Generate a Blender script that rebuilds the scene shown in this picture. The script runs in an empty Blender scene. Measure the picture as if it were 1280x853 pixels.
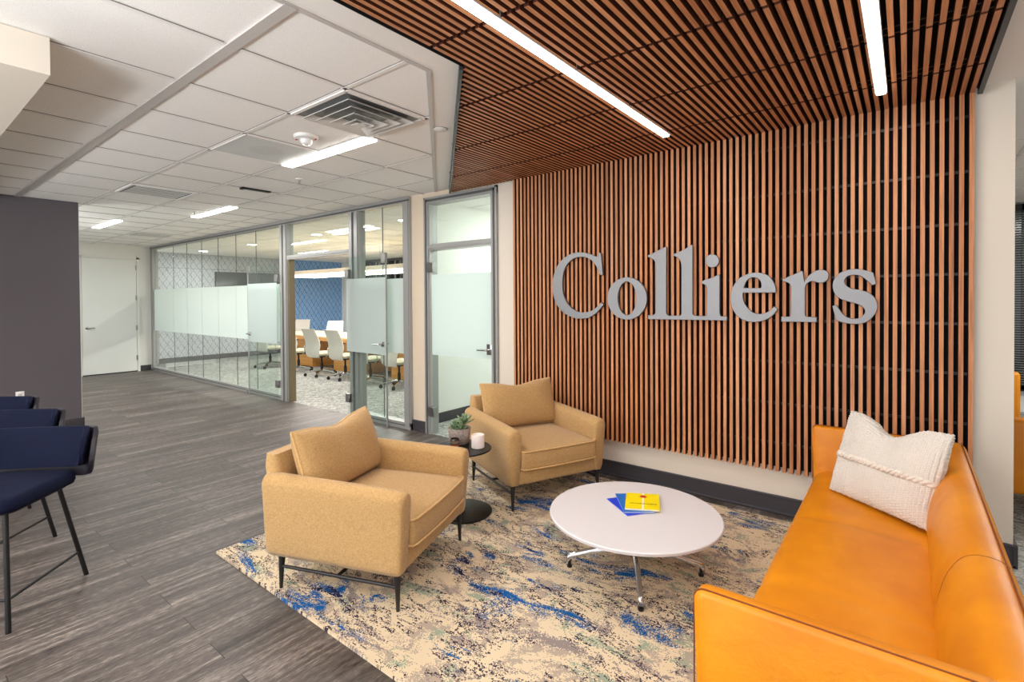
import bpy, bmesh, math, random
from mathutils import Vector, Matrix
random.seed(7)
PI = math.pi
SC = bpy.context.scene
COL = SC.collection

# ------------------------------------------------------------ camera, world, light, exposure
cam_data = bpy.data.cameras.new('camera')
cam_data.sensor_width = 36.0
cam_data.sensor_fit = 'HORIZONTAL'
cam_data.lens = 632.513 / 1280 * 36
cam_data.shift_y = -(426.5 - 381.5) / 1280
cam_data.clip_start = 0.05
cam = bpy.data.objects.new('camera', cam_data)
COL.objects.link(cam)
YAW, PITCH, ROLL = 0.66254, 0.0128, -0.00697
_f = Vector((-math.sin(YAW) * math.cos(PITCH), math.cos(YAW) * math.cos(PITCH), -math.sin(PITCH)))
_r0 = Vector((math.cos(YAW), math.sin(YAW), 0))
_u0 = _r0.cross(_f)
_r = _r0 * math.cos(ROLL) + _u0 * math.sin(ROLL)
_u = -_r0 * math.sin(ROLL) + _u0 * math.cos(ROLL)
cam.matrix_world = Matrix(((_r.x, _u.x, -_f.x, 0), (_r.y, _u.y, -_f.y, 0), (_r.z, _u.z, -_f.z, 1.5255), (0, 0, 0, 1)))
SC.camera = cam

world = bpy.data.worlds.new('world')
SC.world = world
world.use_nodes = True
world.node_tree.nodes['Background'].inputs[0].default_value = (0.97, 0.98, 1.0, 1)
world.node_tree.nodes['Background'].inputs[1].default_value = 1.25

SC.view_settings.view_transform = 'Standard'
SC.view_settings.look = 'None'
SC.view_settings.gamma = 1.0
SC.view_settings.exposure = 0.22
SC.view_settings.use_curve_mapping = False

def area(name, loc, sx, sy, power, color=(1, 0.95, 0.9), rot=(0, 0, 0), parent=None):
    l = bpy.data.lights.new(name, 'AREA')
    l.shape = 'RECTANGLE'
    l.size, l.size_y, l.energy, l.color = sx, sy, power, color
    o = bpy.data.objects.new(name, l)
    COL.objects.link(o)
    o.location, o.rotation_euler = loc, rot
    if parent:
        o.parent = parent
    return o
# area lights out of view, in the lounge and the rooms beyond the glass
# broad cool fill added behind the camera, no window stands there
area('added_back_fill', (-4.5, -3.9, 1.2), 10.0, 2.2, 115, (0.97, 0.98, 1.0), rot=(PI / 2, 0, 0))
# uplights added to brighten the ceiling, no fixtures belong to them
area('added_uplight', (-1.7, -1.5, 1.75), 1.5, 0.3, 150, (0.92, 0.97, 1.0), rot=(PI, 0, 0))
area('added_uplight', (-5.2, -2.2, 1.75), 1.5, 0.3, 230, (0.92, 0.97, 1.0), rot=(PI, 0, 0))
area('added_uplight', (-9.6, 0.4, 1.75), 1.5, 0.3, 60, (0.96, 1, 0.98), rot=(PI, 0, 0))
area('added_overhead_light', (-3.0, -1.6, 2.70), 1.2, 0.3, 30, (1, 0.98, 0.95))  # added overhead lights standing in for unseen office lighting
area('added_overhead_light', (-6.0, -1.2, 2.70), 1.2, 0.3, 30, (1, 0.98, 0.95))
area('added_overhead_light', (0.3, -1.8, 2.70), 0.3, 1.2, 20, (1, 0.98, 0.95))
area('added_overhead_light', (-11.5, 1.0, 2.70), 1.2, 0.3, 34, (0.99, 1, 0.97))
area('added_overhead_light', (-3.4, 5.9, 2.70), 0.3, 1.2, 60, (0.97, 1, 0.98))
area('added_overhead_light', (1.6, 6.2, 2.70), 0.3, 1.2, 50, (1, 0.99, 0.96))
area('added_overhead_light', (2.6, 7.6, 2.70), 0.3, 1.2, 40, (1, 0.99, 0.96))

# ------------------------------------------------------------ helpers
def s2l(c):
    out = []
    for v in c:
        v /= 255.0
        out.append(v / 12.92 if v <= 0.04045 else ((v + 0.055) / 1.055) ** 2.4)
    return tuple(out) + (1,)

def mat(name, rgb, rough=0.6, metal=0.0, emit=None, spec=0.5, sheen=0.0, coat=0.0):
    m = bpy.data.materials.new(name)
    m.use_nodes = True
    b = m.node_tree.nodes['Principled BSDF']
    b.inputs['Base Color'].default_value = s2l(rgb)
    b.inputs['Roughness'].default_value = rough
    b.inputs['Metallic'].default_value = metal
    b.inputs['Specular IOR Level'].default_value = spec
    b.inputs['Sheen Weight'].default_value = sheen
    b.inputs['Coat Weight'].default_value = coat
    if emit:
        b.inputs['Emission Color'].default_value = s2l(emit[0])
        b.inputs['Emission Strength'].default_value = emit[1]
    return m

class NT:
    """tiny node helper"""
    def __init__(s, m):
        s.t = m.node_tree
        s.b = s.t.nodes['Principled BSDF']
    def n(s, kind, **kw):
        x = s.t.nodes.new('ShaderNode' + kind)
        for k, v in kw.items():
            setattr(x, k, v)
        return x
    def l(s, a, b):
        s.t.links.new(a, b)
    def coord(s, which='Object', scale=(1, 1, 1), rot=(0, 0, 0)):
        tc = s.n('TexCoord')
        mp = s.n('Mapping')
        mp.inputs['Scale'].default_value = scale
        mp.inputs['Rotation'].default_value = rot
        s.l(tc.outputs[which], mp.inputs[0])
        return mp.outputs[0]
    def noise(s, vec, scale, detail=3, rough=0.5, dist=0.0):
        x = s.n('TexNoise')
        s.l(vec, x.inputs['Vector'])
        x.inputs['Scale'].default_value = scale
        x.inputs['Detail'].default_value = detail
        x.inputs['Roughness'].default_value = rough
        x.inputs['Distortion'].default_value = dist
        return x.outputs['Fac']
    def ramp(s, fac, stops, interp='LINEAR'):
        x = s.n('ValToRGB')
        x.color_ramp.interpolation = interp
        e = x.color_ramp.elements
        while len(e) < len(stops):
            e.new(0.5)
        for k, (p, c) in enumerate(stops):
            e[k].position = p
            e[k].color = s2l(c) if not isinstance(c, float) else (c, c, c, 1)
        s.l(fac, x.inputs[0])
        return x.outputs[0]
    def math(s, op, a, b=None, clamp=False):
        x = s.n('Math', operation=op, use_clamp=clamp)
        for k, v in enumerate((a, b)):
            if v is None:
                continue
            if isinstance(v, (int, float)):
                x.inputs[k].default_value = v
            else:
                s.l(v, x.inputs[k])
        return x.outputs[0]
    def mix(s, fac, a, b, blend='MIX'):
        x = s.n('Mix', data_type='RGBA', blend_type=blend)
        for k, v in ((0, fac), (6, a), (7, b)):
            if isinstance(v, (int, float)):
                x.inputs[k].default_value = v
            elif isinstance(v, tuple):
                x.inputs[k].default_value = v
            else:
                s.l(v, x.inputs[k])
        return x.outputs[2]
    def bump(s, h, strength=0.3, dist=0.01):
        x = s.n('Bump')
        x.inputs['Strength'].default_value = strength
        x.inputs['Distance'].default_value = dist
        s.l(h, x.inputs['Height'])
        s.l(x.outputs[0], s.b.inputs['Normal'])
    def base(s, c):
        s.l(c, s.b.inputs['Base Color'])
    def sep(s, vec):
        x = s.n('SeparateXYZ')
        s.l(vec, x.inputs[0])
        return x.outputs
    def comb(s, x, y, z=0.0):
        c = s.n('CombineXYZ')
        for k, v in enumerate((x, y, z)):
            if isinstance(v, (int, float)):
                c.inputs[k].default_value = v
            else:
                s.l(v, c.inputs[k])
        return c.outputs[0]

# ------------------------------------------------------------ mesh helpers
def add_box(bm, lo, hi, bevel=0.0, seg=2, m=None):
    g = bmesh.ops.create_cube(bm, size=1.0)
    vs = g['verts']
    c = [(a + b) / 2 for a, b in zip(lo, hi)]
    d = [abs(b - a) for a, b in zip(lo, hi)]
    for v in vs:
        v.co = Vector((v.co.x * d[0] + c[0], v.co.y * d[1] + c[1], v.co.z * d[2] + c[2]))
    if bevel > 0:
        es = list({e for v in vs for e in v.link_edges})
        r = bmesh.ops.bevel(bm, geom=es, offset=bevel, segments=seg, profile=0.5, affect='EDGES', clamp_overlap=True)
        vs = list({v for f in r['faces'] for v in f.verts} | {v for v in vs if v.is_valid})
    if m is not None:
        for v in vs:
            v.co = m @ v.co
    return vs

def add_tube(bm, pts, r, n=10, closed=False, caps=True, up=None):
    """tube through points; r is a number or a list of radii"""
    P = [Vector(p) for p in pts]
    R = r if isinstance(r, (list, tuple)) else [r] * len(P)
    rings = []
    prev = None
    for i, p in enumerate(P):
        if closed:
            t = (P[(i + 1) % len(P)] - P[i - 1])
        else:
            t = P[min(i + 1, len(P) - 1)] - P[max(i - 1, 0)]
        t.normalize()
        if prev is None:
            ref = Vector(up) if up else (Vector((0, 0, 1)) if abs(t.z) < 0.9 else Vector((1, 0, 0)))
            a = t.cross(ref).normalized()
        else:
            a = (prev - t * prev.dot(t)).normalized()
        prev = a
        b = t.cross(a)
        rings.append([bm.verts.new(p + (a * math.cos(2 * PI * k / n) + b * math.sin(2 * PI * k / n)) * R[i]) for k in range(n)])
    m = len(rings)
    for i in range(m if closed else m - 1):
        A, B = rings[i], rings[(i + 1) % m]
        for k in range(n):
            bm.faces.new((A[k], A[(k + 1) % n], B[(k + 1) % n], B[k]))
    if caps and not closed:
        bm.faces.new(rings[0][::-1])
        bm.faces.new(rings[-1])

def add_lathe(bm, prof, c=(0, 0, 0), n=40, caps=True):
    rings = []
    for r, z in prof:
        rings.append([bm.verts.new((c[0] + r * math.cos(2 * PI * k / n), c[1] + r * math.sin(2 * PI * k / n), c[2] + z)) for k in range(n)])
    for A, B in zip(rings, rings[1:]):
        for k in range(n):
            bm.faces.new((A[k], A[(k + 1) % n], B[(k + 1) % n], B[k]))
    if caps:
        bm.faces.new(rings[0][::-1])
        bm.faces.new(rings[-1])

def add_prism(bm, poly, z0, z1):
    a = [bm.verts.new((x, y, z0)) for x, y in poly]
    b = [bm.verts.new((x, y, z1)) for x, y in poly]
    n = len(poly)
    bm.faces.new(a[::-1])
    bm.faces.new(b)
    for k in range(n):
        bm.faces.new((a[k], a[(k + 1) % n], b[(k + 1) % n], b[k]))

def obj(name, bm, m, parent=None, smooth=True, angle=40, sub=0, loc=None):
    bmesh.ops.recalc_face_normals(bm, faces=bm.faces[:])
    me = bpy.data.meshes.new(name)
    bm.to_mesh(me)
    bm.free()
    ms = m if isinstance(m, (list, tuple)) else [m]
    for x in ms:
        me.materials.append(x)
    if smooth:
        for p in me.polygons:
            p.use_smooth = True
        try:
            me.set_sharp_from_angle(angle=math.radians(angle))
        except Exception:
            pass
    o = bpy.data.objects.new(name, me)
    COL.objects.link(o)
    if parent:
        o.parent = parent
    if loc:
        o.location = loc
    if sub:
        md = o.modifiers.new('subsurf', 'SUBSURF')
        md.levels = md.render_levels = sub
    return o

def bx(name, lo, hi, m, parent=None, bevel=0.0, seg=2):
    bm = bmesh.new()
    add_box(bm, lo, hi, bevel, seg)
    return obj(name, bm, m, parent)

def tag(o, label=None, cat=None, group=None, kind=None):
    if label: o['label'] = label
    if cat: o['category'] = cat
    if group: o['group'] = group
    if kind: o['kind'] = kind
    return o

def thing(name, label, cat, loc=(0, 0, 0), rotz=0.0, group=None):
    o = bpy.data.objects.new(name, None)
    o.empty_display_size = 0.1
    COL.objects.link(o)
    o.location = loc
    o.rotation_euler = (0, 0, rotz)
    return tag(o, label, cat, group)

def struct(name, bm, m, **kw):
    return tag(obj(name, bm, m, **kw), kind='structure')

def sroot(name, loc=(0, 0, 0)):
    o = bpy.data.objects.new(name, None)
    COL.objects.link(o)
    o.location = loc
    o['kind'] = 'structure'
    return o

def dup(root, loc, rotz=None, label=None, group=None):
    r = root.copy(); COL.objects.link(r); r.location = loc
    if rotz is not None: r.rotation_euler = (0, 0, rotz)
    if label: r['label'] = label
    if group: r['group'] = group
    for ch in list(root.children):
        c = ch.copy(); COL.objects.link(c); c.parent = r
        for g in list(ch.children):
            d = g.copy(); COL.objects.link(d); d.parent = c
    return r

# ------------------------------------------------------------ materials
def m_paint(name, rgb, rough=0.75):
    m = mat(name, rgb, rough, spec=0.3)
    t = NT(m)
    n = t.noise(t.coord('Object'), 140, 2)
    t.bump(n, 0.05, 0.002)
    return m
M = {}
M['paint'] = m_paint('wall_paint', (222, 212, 198))
M['paint_white'] = m_paint('white_paint', (228, 228, 222))
M['paint_beige'] = m_paint('beige_paint', (216, 200, 178))
M['drywall'] = m_paint('ceiling_paint', (238, 234, 228))
M['dark_paint'] = m_paint('charcoal_paint', (92, 86, 90))
M['base'] = mat('baseboard_vinyl', (58, 55, 60), 0.45)
M['black'] = mat('black_metal', (20, 19, 21), 0.4, spec=0.4)
M['black_matte'] = mat('black_matte', (17, 15, 17), 0.85, spec=0.2)
M['alu'] = mat('anodised_aluminium', (164, 164, 162), 0.4, 0.35)
M['alu_dark'] = mat('aluminium_gasket', (92, 94, 92), 0.5, 0.3)
M['chrome'] = mat('chrome', (205, 205, 205), 0.12, 1.0)
M['steel'] = mat('brushed_hinge_steel', (160, 160, 158), 0.3, 1.0)
M['white_plastic'] = mat('white_plastic', (232, 231, 228), 0.4)
M['white_metal'] = mat('white_enamel_metal', (214, 212, 208), 0.35)
M['grey_vent'] = mat('grey_vent_metal', (150, 150, 148), 0.4, 0.3)
M['laminate'] = mat('white_laminate', (222, 221, 224), 0.25, coat=0.2)
M['emit'] = mat('lit_diffuser', (255, 250, 245), 0.5, emit=((255, 246, 236), 9.0))
M['emit_cool'] = mat('lit_diffuser_office', (255, 252, 250), 0.5, emit=((255, 250, 244), 7.0))

def m_tile():
    m = mat('ceiling_tile', (205, 199, 192), 0.9, spec=0.1)
    t = NT(m)
    v = t.coord('Object')
    n = t.noise(v, 220, 3, 0.7)
    t.base(t.ramp(n, [(0.30, (220, 216, 210)), (0.45, (244, 241, 237)), (0.8, (250, 248, 245))]))
    t.bump(n, 0.35, 0.002)
    return m
M['tile'] = m_tile()
M['grid'] = mat('ceiling_grid_metal', (236, 232, 228), 0.5)
M['grid_wide'] = mat('wide_runner_metal', (196, 190, 186), 0.4, 0.1)
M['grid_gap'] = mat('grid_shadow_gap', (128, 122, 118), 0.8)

def m_floor():
    m = mat('wood_plank_floor', (70, 66, 66), 0.42, spec=0.35)
    t = NT(m)
    v = t.coord('Object')
    x, y, z = t.sep(v)
    col = t.math('FLOOR', t.math('DIVIDE', x, 0.1524))
    odd = t.math('MODULO', t.math('ABSOLUTE', col), 2.0)
    yy = t.math('ADD', t.math('ADD', y, -0.926), t.math('MULTIPLY', odd, 0.59))
    row = t.math('FLOOR', t.math('DIVIDE', yy, 1.18))
    w = t.n('TexWhiteNoise', noise_dimensions='2D')
    t.l(t.comb(col, row), w.inputs['Vector'])
    cell = w.outputs['Value']
    # grain, stretched along y
    g1 = t.noise(t.comb(t.math('MULTIPLY', x, 26.0), t.math('ADD', t.math('MULTIPLY', y, 1.3), t.math('MULTIPLY', cell, 37.0)), cell), 1.0, 8, 0.62, 0.4)
    g2 = t.noise(t.comb(t.math('MULTIPLY', x, 170.0), t.math('MULTIPLY', y, 26.0), cell), 1.0, 3, 0.6)
    g3 = t.noise(t.comb(t.math('MULTIPLY', x, 5.0), t.math('MULTIPLY', y, 0.9), 0.3), 1.0, 3, 0.5)
    s = t.math('ADD', t.math('MULTIPLY', g1, 0.50), t.math('ADD', t.math('MULTIPLY', g2, 0.34), t.math('MULTIPLY', g3, 0.16)))
    s = t.math('ADD', s, t.math('MULTIPLY', t.math('SUBTRACT', cell, 0.5), 0.05))
    c = t.ramp(s, [(0.36, (38, 33, 31)), (0.45, (69, 62, 58)), (0.52, (89, 81, 77)), (0.59, (126, 117, 111)), (0.68, (162, 151, 143))])
    fx = t.math('FRACT', t.math('DIVIDE', x, 0.1524))
    fy = t.math('FRACT', t.math('DIVIDE', yy, 1.18))
    ex = t.math('LESS_THAN', t.math('MINIMUM', fx, t.math('SUBTRACT', 1.0, fx)), 0.006)
    ey = t.math('LESS_THAN', t.math('MINIMUM', fy, t.math('SUBTRACT', 1.0, fy)), 0.0016)
    c = t.mix(t.math('MULTIPLY', ex, 0.35), c, s2l((40, 36, 36)))
    c = t.mix(t.math('MULTIPLY', ey, 0.85), c, s2l((26, 23, 23)))
    t.base(c)
    t.l(t.math('ADD', 0.32, t.math('MULTIPLY', g1, 0.3)), t.b.inputs['Roughness'])
    t.bump(t.math('ADD', g1, t.math('MULTIPLY', g2, 0.4)), 0.12, 0.003)
    return m
M['floor'] = m_floor()

def m_carpet():
    m = mat('grey_loop_carpet', (150, 150, 148), 0.95, spec=0.05)
    t = NT(m)
    v = t.coord('Object')
    a = t.noise(v, 16, 5, 0.75, 1.2)
    b = t.noise(v, 90, 2, 0.7)
    s = t.math('ADD', t.math('MULTIPLY', a, 0.65), t.math('MULTIPLY', b, 0.35))
    t.base(t.ramp(s, [(0.38, (92, 94, 92)), (0.48, (150, 150, 146)), (0.58, (196, 196, 190)), (0.7, (214, 214, 208))]))
    t.bump(b, 0.4, 0.004)
    return m
M['carpet'] = m_carpet()

def m_slat():
    m = mat('walnut_slat', (176, 110, 72), 0.5, spec=0.3)
    t = NT(m)
    v = t.coord('Object')
    x, y, z = t.sep(v)
    idx = t.math('FLOOR', t.math('DIVIDE', t.math('ADD', x, -0.311), 0.0432))
    w = t.n('TexWhiteNoise', noise_dimensions='1D')
    t.l(idx, w.inputs['W'])
    c = t.ramp(w.outputs['Value'], [(0.0, (184, 120, 80)), (0.35, (214, 148, 102)), (0.7, (198, 134, 92)), (1.0, (230, 168, 122))])
    g = t.noise(t.comb(t.math('MULTIPLY', x, 90.0), t.math('MULTIPLY', y, 3.0), t.math('MULTIPLY', z, 3.0)), 1.0, 4, 0.6)
    c = t.mix(0.55, c, t.ramp(g, [(0.3, (150, 140, 135)), (0.6, (255, 255, 255))]), 'MULTIPLY')
    t.base(c)
    return m
M['slat'] = m_slat()
M['slat_edge'] = mat('dark_slat_edge', (88, 50, 36), 0.6, spec=0.2)  # darker brown for the side and end faces of the slats
M['letter'] = mat('brushed_aluminium_letter', (132, 132, 134), 0.42, 0.8)
M['letter_side'] = M['letter']

def m_fabric(name, a, b, scale=420, bs=0.5, rough=0.9, sheen=0.2):
    m = mat(name, a, rough, spec=0.15, sheen=sheen)
    t = NT(m)
    v = t.coord('Object')
    n = t.noise(v, scale, 3, 0.75)
    n2 = t.noise(v, scale * 0.33, 2, 0.6)
    s = t.math('ADD', t.math('MULTIPLY', n, 0.6), t.math('MULTIPLY', n2, 0.4))
    t.base(t.ramp(s, [(0.36, a), (0.62, b)]))
    t.bump(s, bs, 0.003)
    return m
M['tan'] = m_fabric('tan_woven_wool', (162, 126, 80), (198, 162, 110), 330, 0.4)
M['tan_pipe'] = m_fabric('tan_piping', (190, 150, 96), (220, 182, 126), 300, 0.3)
M['navy'] = m_fabric('navy_woven_fabric', (10, 13, 30), (20, 27, 54), 500, 0.4, sheen=0.0)
M['navy_shell'] = mat('dark_indigo_leather', (26, 22, 34), 0.5)
M['legs'] = mat('black_tapered_leg', (24, 22, 23), 0.45)

def m_leather():
    m = mat('orange_leather', (214, 122, 22), 0.42, spec=0.4)
    t = NT(m)
    v = t.coord('Object')
    n = t.noise(v, 4.0, 3, 0.5)
    t.base(t.ramp(n, [(0.35, (208, 124, 6)), (0.65, (222, 140, 8))]))
    f = t.noise(v, 420, 2, 0.6)
    w = t.noise(t.coord('Object', (10, 3, 10)), 1.6, 3, 0.55, 0.6)
    t.bump(t.math('ADD', t.math('MULTIPLY', f, 0.12), t.math('MULTIPLY', w, 1.0)), 0.16, 0.012)
    return m
M['orange'] = m_leather()
M['seam'] = mat('dark_stitching', (120, 58, 8), 0.8)

def m_knit():
    m = mat('cream_knit', (226, 216, 204), 0.95, spec=0.05, sheen=0.3)
    t = NT(m)
    v = t.coord('UV', (62, 50, 1))
    x, y, z = t.sep(v)
    a = t.math('ABSOLUTE', t.math('SINE', t.math('MULTIPLY', x, PI)))
    b = t.math('ABSOLUTE', t.math('SINE', t.math('ADD', t.math('MULTIPLY', y, PI), t.math('MULTIPLY', t.math('FLOOR', x), PI / 2))))
    n = t.noise(t.coord('UV', (1, 1, 1)), 60, 3, 0.7)
    h = t.math('ADD', t.math('MULTIPLY', a, b), t.math('MULTIPLY', n, 1.1))
    t.base(t.ramp(h, [(0.12, (150, 138, 128)), (0.45, (202, 194, 184)), (1.0, (222, 215, 206))]))
    t.bump(h, 0.5, 0.004)
    return m
M['knit'] = m_knit()
M['knit_plain'] = m_fabric('cream_wool', (206, 196, 184), (236, 228, 218), 200, 0.9)

def m_rug():
    m = mat('abstract_rug', (206, 186, 152), 0.95, spec=0.03)
    t = NT(m)
    tc = t.coord('Object')
    sn = t.n('VectorMath', operation='SNAP')
    t.l(tc, sn.inputs[0])
    sn.inputs[1].default_value = (0.0045, 0.0045, 1.0)
    v = sn.outputs[0]
    wn = t.n('TexWhiteNoise', noise_dimensions='2D')
    t.l(v, wn.inputs['Vector'])
    d = t.math('MULTIPLY', t.math('SUBTRACT', wn.outputs['Value'], 0.5), 0.09)
    # warp so the strokes sweep in arcs
    wv = t.n('TexNoise'); t.l(v, wv.inputs['Vector']); wv.inputs['Scale'].default_value = 1.1; wv.inputs['Detail'].default_value = 1
    sc = t.n('VectorMath', operation='MULTIPLY_ADD')
    t.l(wv.outputs['Color'], sc.inputs[0]); sc.inputs[1].default_value = (0.5, 0.5, 0); t.l(v, sc.inputs[2])
    q = sc.outputs[0]
    def stroke(scale, rot, det=6, off=0.0, rough=0.62):
        mp = t.n('Mapping')
        mp.inputs['Scale'].default_value = scale
        mp.inputs['Rotation'].default_value = (0, 0, rot)
        mp.inputs['Location'].default_value = (off, off * 0.7, off)
        t.l(q, mp.inputs[0])
        return t.noise(mp.outputs[0], 1.0, det, rough, 0.6)
    def thr(f, lo, add=0.0):
        return t.math('GREATER_THAN', t.math('ADD', f, d), lo)
    A = 0.55
    c = s2l((214, 196, 166))
    n0 = stroke((6, 8, 7), A, 8, 3.0, 0.68)
    c = t.mix(thr(n0, 0.535), c, s2l((172, 156, 140)))
    n1 = stroke((3.8, 10, 7), A, 8, 11.0, 0.74)
    c = t.mix(thr(n1, 0.57), c, s2l((142, 130, 126)))
    n4 = stroke((4.5, 9, 5), A, 6, 31.0, 0.65)
    c = t.mix(thr(n4, 0.60), c, s2l((150, 158, 138)))
    # thin dark ridged marks
    n2 = stroke((5.0, 15, 5), A, 8, 47.0, 0.72)
    rid = t.math('ABSOLUTE', t.math('SUBTRACT', t.math('ADD', n2, t.math('MULTIPLY', d, 0.25)), 0.5))
    gate = stroke((2.5, 4, 3), A, 4, 5.0)
    k = t.math('MULTIPLY', t.math('LESS_THAN', rid, 0.015), t.math('GREATER_THAN', gate, 0.49))
    c = t.mix(k, c, s2l((66, 56, 66)))
    # blue strokes with navy hearts
    n3 = stroke((2.4, 7.5, 5), A, 7, 23.0, 0.66)
    gb = stroke((1.6, 2.4, 3), A, 3, 71.0)
    s3 = t.math('ADD', n3, t.math('MULTIPLY', t.math('SUBTRACT', gb, 0.5), 0.55))
    c = t.mix(thr(s3, 0.605), c, s2l((126, 132, 138)))
    c = t.mix(thr(s3, 0.637), c, s2l((26, 86, 150)))
    n5 = stroke((3.0, 13, 5), A, 7, 91.0, 0.7)
    c = t.mix(t.math('MULTIPLY', thr(n5, 0.585), t.math('GREATER_THAN', s3, 0.56)), c, s2l((36, 40, 74)))
    t.base(c)
    t.bump(wn.outputs['Value'], 0.3, 0.002)
    return m
M['rug'] = m_rug()

def m_glass(name, tint=(0.93, 0.97, 0.955), refl=0.10):
    m = bpy.data.materials.new(name)
    m.use_nodes = True
    t = m.node_tree
    t.nodes.clear()
    out = t.nodes.new('ShaderNodeOutputMaterial')
    mx = t.nodes.new('ShaderNodeMixShader')
    tr = t.nodes.new('ShaderNodeBsdfTransparent'); tr.inputs[0].default_value = tint + (1,)
    gl = t.nodes.new('ShaderNodeBsdfGlossy'); gl.inputs['Roughness'].default_value = 0.01
    fr = t.nodes.new('ShaderNodeLayerWeight'); fr.inputs[0].default_value = 0.5
    p = t.nodes.new('ShaderNodeMath'); p.operation = 'POWER'; p.inputs[1].default_value = 4.0
    q = t.nodes.new('ShaderNodeMath'); q.operation = 'MULTIPLY_ADD'; q.inputs[1].default_value = 0.55; q.inputs[2].default_value = 0.035
    t.links.new(fr.outputs['Facing'], p.inputs[0]); t.links.new(p.outputs[0], q.inputs[0]); t.links.new(q.outputs[0], mx.inputs[0])
    t.links.new(tr.outputs[0], mx.inputs[1]); t.links.new(gl.outputs[0], mx.inputs[2])
    t.links.new(mx.outputs[0], out.inputs[0])
    return m
M['glass'] = m_glass('clear_glass')

def m_frost():
    m = bpy.data.materials.new('frosted_film')
    m.use_nodes = True
    t = m.node_tree
    t.nodes.clear()
    out = t.nodes.new('ShaderNodeOutputMaterial')
    a = t.nodes.new('ShaderNodeMixShader'); a.inputs[0].default_value = 0.5
    df = t.nodes.new('ShaderNodeBsdfDiffuse'); df.inputs[0].default_value = s2l((226, 234, 232))
    tl = t.nodes.new('ShaderNodeBsdfTranslucent'); tl.inputs[0].default_value = s2l((232, 240, 238))
    tr = t.nodes.new('ShaderNodeBsdfTransparent')
    b = t.nodes.new('ShaderNodeMixShader'); b.inputs[0].default_value = 0.12
    t.links.new(df.outputs[0], a.inputs[1]); t.links.new(tl.outputs[0], a.inputs[2])
    t.links.new(a.outputs[0], b.inputs[1]); t.links.new(tr.outputs[0], b.inputs[2])
    t.links.new(b.outputs[0], out.inputs[0])
    return m
M['frost'] = m_frost()

def m_wallpaper(name, ground, ground2, line, line2):
    m = mat(name, ground, 0.8, spec=0.2)
    t = NT(m)
    v = t.coord('Object')
    x, y, z = t.sep(v)
    yy = t.math('DIVIDE', y, 0.15)
    zz = t.math('DIVIDE', z, 0.23)
    wob = t.math('MULTIPLY', t.math('SINE', t.math('MULTIPLY', zz, 4 * PI)), 0.06)
    u = t.math('ADD', t.math('ADD', yy, zz), wob)
    w = t.math('ADD', t.math('SUBTRACT', yy, zz), wob)
    du = t.math('ABSOLUTE', t.math('SUBTRACT', t.math('FRACT', u), 0.5))
    dw = t.math('ABSOLUTE', t.math('SUBTRACT', t.math('FRACT', w), 0.5))
    k = t.math('LESS_THAN', t.math('MINIMUM', du, dw), 0.055)
    # the drawn diamonds are broken, brush-like
    n = t.noise(v, 34, 3, 0.7)
    k = t.math('MULTIPLY', k, t.math('GREATER_THAN', n, 0.42))
    inner = t.math('MULTIPLY', t.math('GREATER_THAN', t.math('MINIMUM', du, dw), 0.30), t.math('GREATER_THAN', n, 0.50))
    g = t.mix(t.noise(v, 9, 3), s2l(ground), s2l(ground2))
    c = t.mix(k, g, s2l(line))
    c = t.mix(t.math('MULTIPLY', inner, 0.55), c, s2l(line2))
    t.base(c)
    return m
M['paper'] = m_wallpaper('diamond_wallpaper', (186, 190, 196), (202, 204, 206), (120, 128, 144), (160, 166, 176))
M['paper_blue'] = m_wallpaper('blue_diamond_wallpaper', (126, 172, 224), (154, 190, 228), (58, 84, 126), (88, 130, 184))

def m_woodtop():
    m = mat('light_oak', (204, 160, 100), 0.35)
    t = NT(m)
    g = t.noise(t.coord('Object', (1.2, 22, 22)), 1.0, 5, 0.6)
    t.base(t.ramp(g, [(0.3, (186, 128, 58)), (0.65, (216, 160, 86))]))
    return m
M['oak'] = m_woodtop()

# ============================================================ ROOM SHELL
WY, CZ = 3.937, 2.72      # lounge back wall plane, ceiling height
bm = bmesh.new()
add_box(bm, (-13.3, -4.0, -0.05), (0.45, WY, 0.0))
add_box(bm, (0.45, -4.0, -0.05), (1.0, 0.6, 0.0))
struct('floor', bm, M['floor'], smooth=False)
bm = bmesh.new()
add_box(bm, (-14.4, WY, -0.05), (-3.0, 9.6, 0.0))
struct('floor_conference', bm, M['carpet'], smooth=False)
bm = bmesh.new()
add_box(bm, (0.45, 0.6, -0.05), (5.0, 14.0, 0.0))
add_box(bm, (-3.0, WY + 0.1, -0.05), (0.45, 14.0, 0.0))
struct('floor_side_room', bm, M['carpet'], smooth=False)

# drywall ceiling with the slatted recess and the tile field cut round it
def flat(name, poly, z, m, th=0.02):
    bm = bmesh.new()
    add_prism(bm, poly, z, z + th)
    return struct(name, bm, m, smooth=False)
flat('ceiling_border', [(-1.965, -4), (-1.965, 1.825), (-4.14, WY), (0.60, WY), (0.60, -4)], CZ, M['drywall'])
# lounge tile field
flat('ceiling', [(-13.3, -4), (-1.965, -4), (-1.965, 1.825), (-4.14, WY), (-13.3, WY)], CZ + 0.002, M['tile'])
flat('ceiling_conference', [(-14.4, WY + 0.06), (-3.0, WY + 0.06), (-3.0, 9.6), (-14.4, 9.6)], CZ + 0.002, M['tile'])
flat('ceiling_side_room', [(-3.0, WY + 0.12), (0.471, WY + 0.12), (0.471, WY), (0.60, WY), (0.60, -4), (5, -4), (5, 14), (-3.0, 14)], CZ + 0.002, M['tile'])

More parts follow.
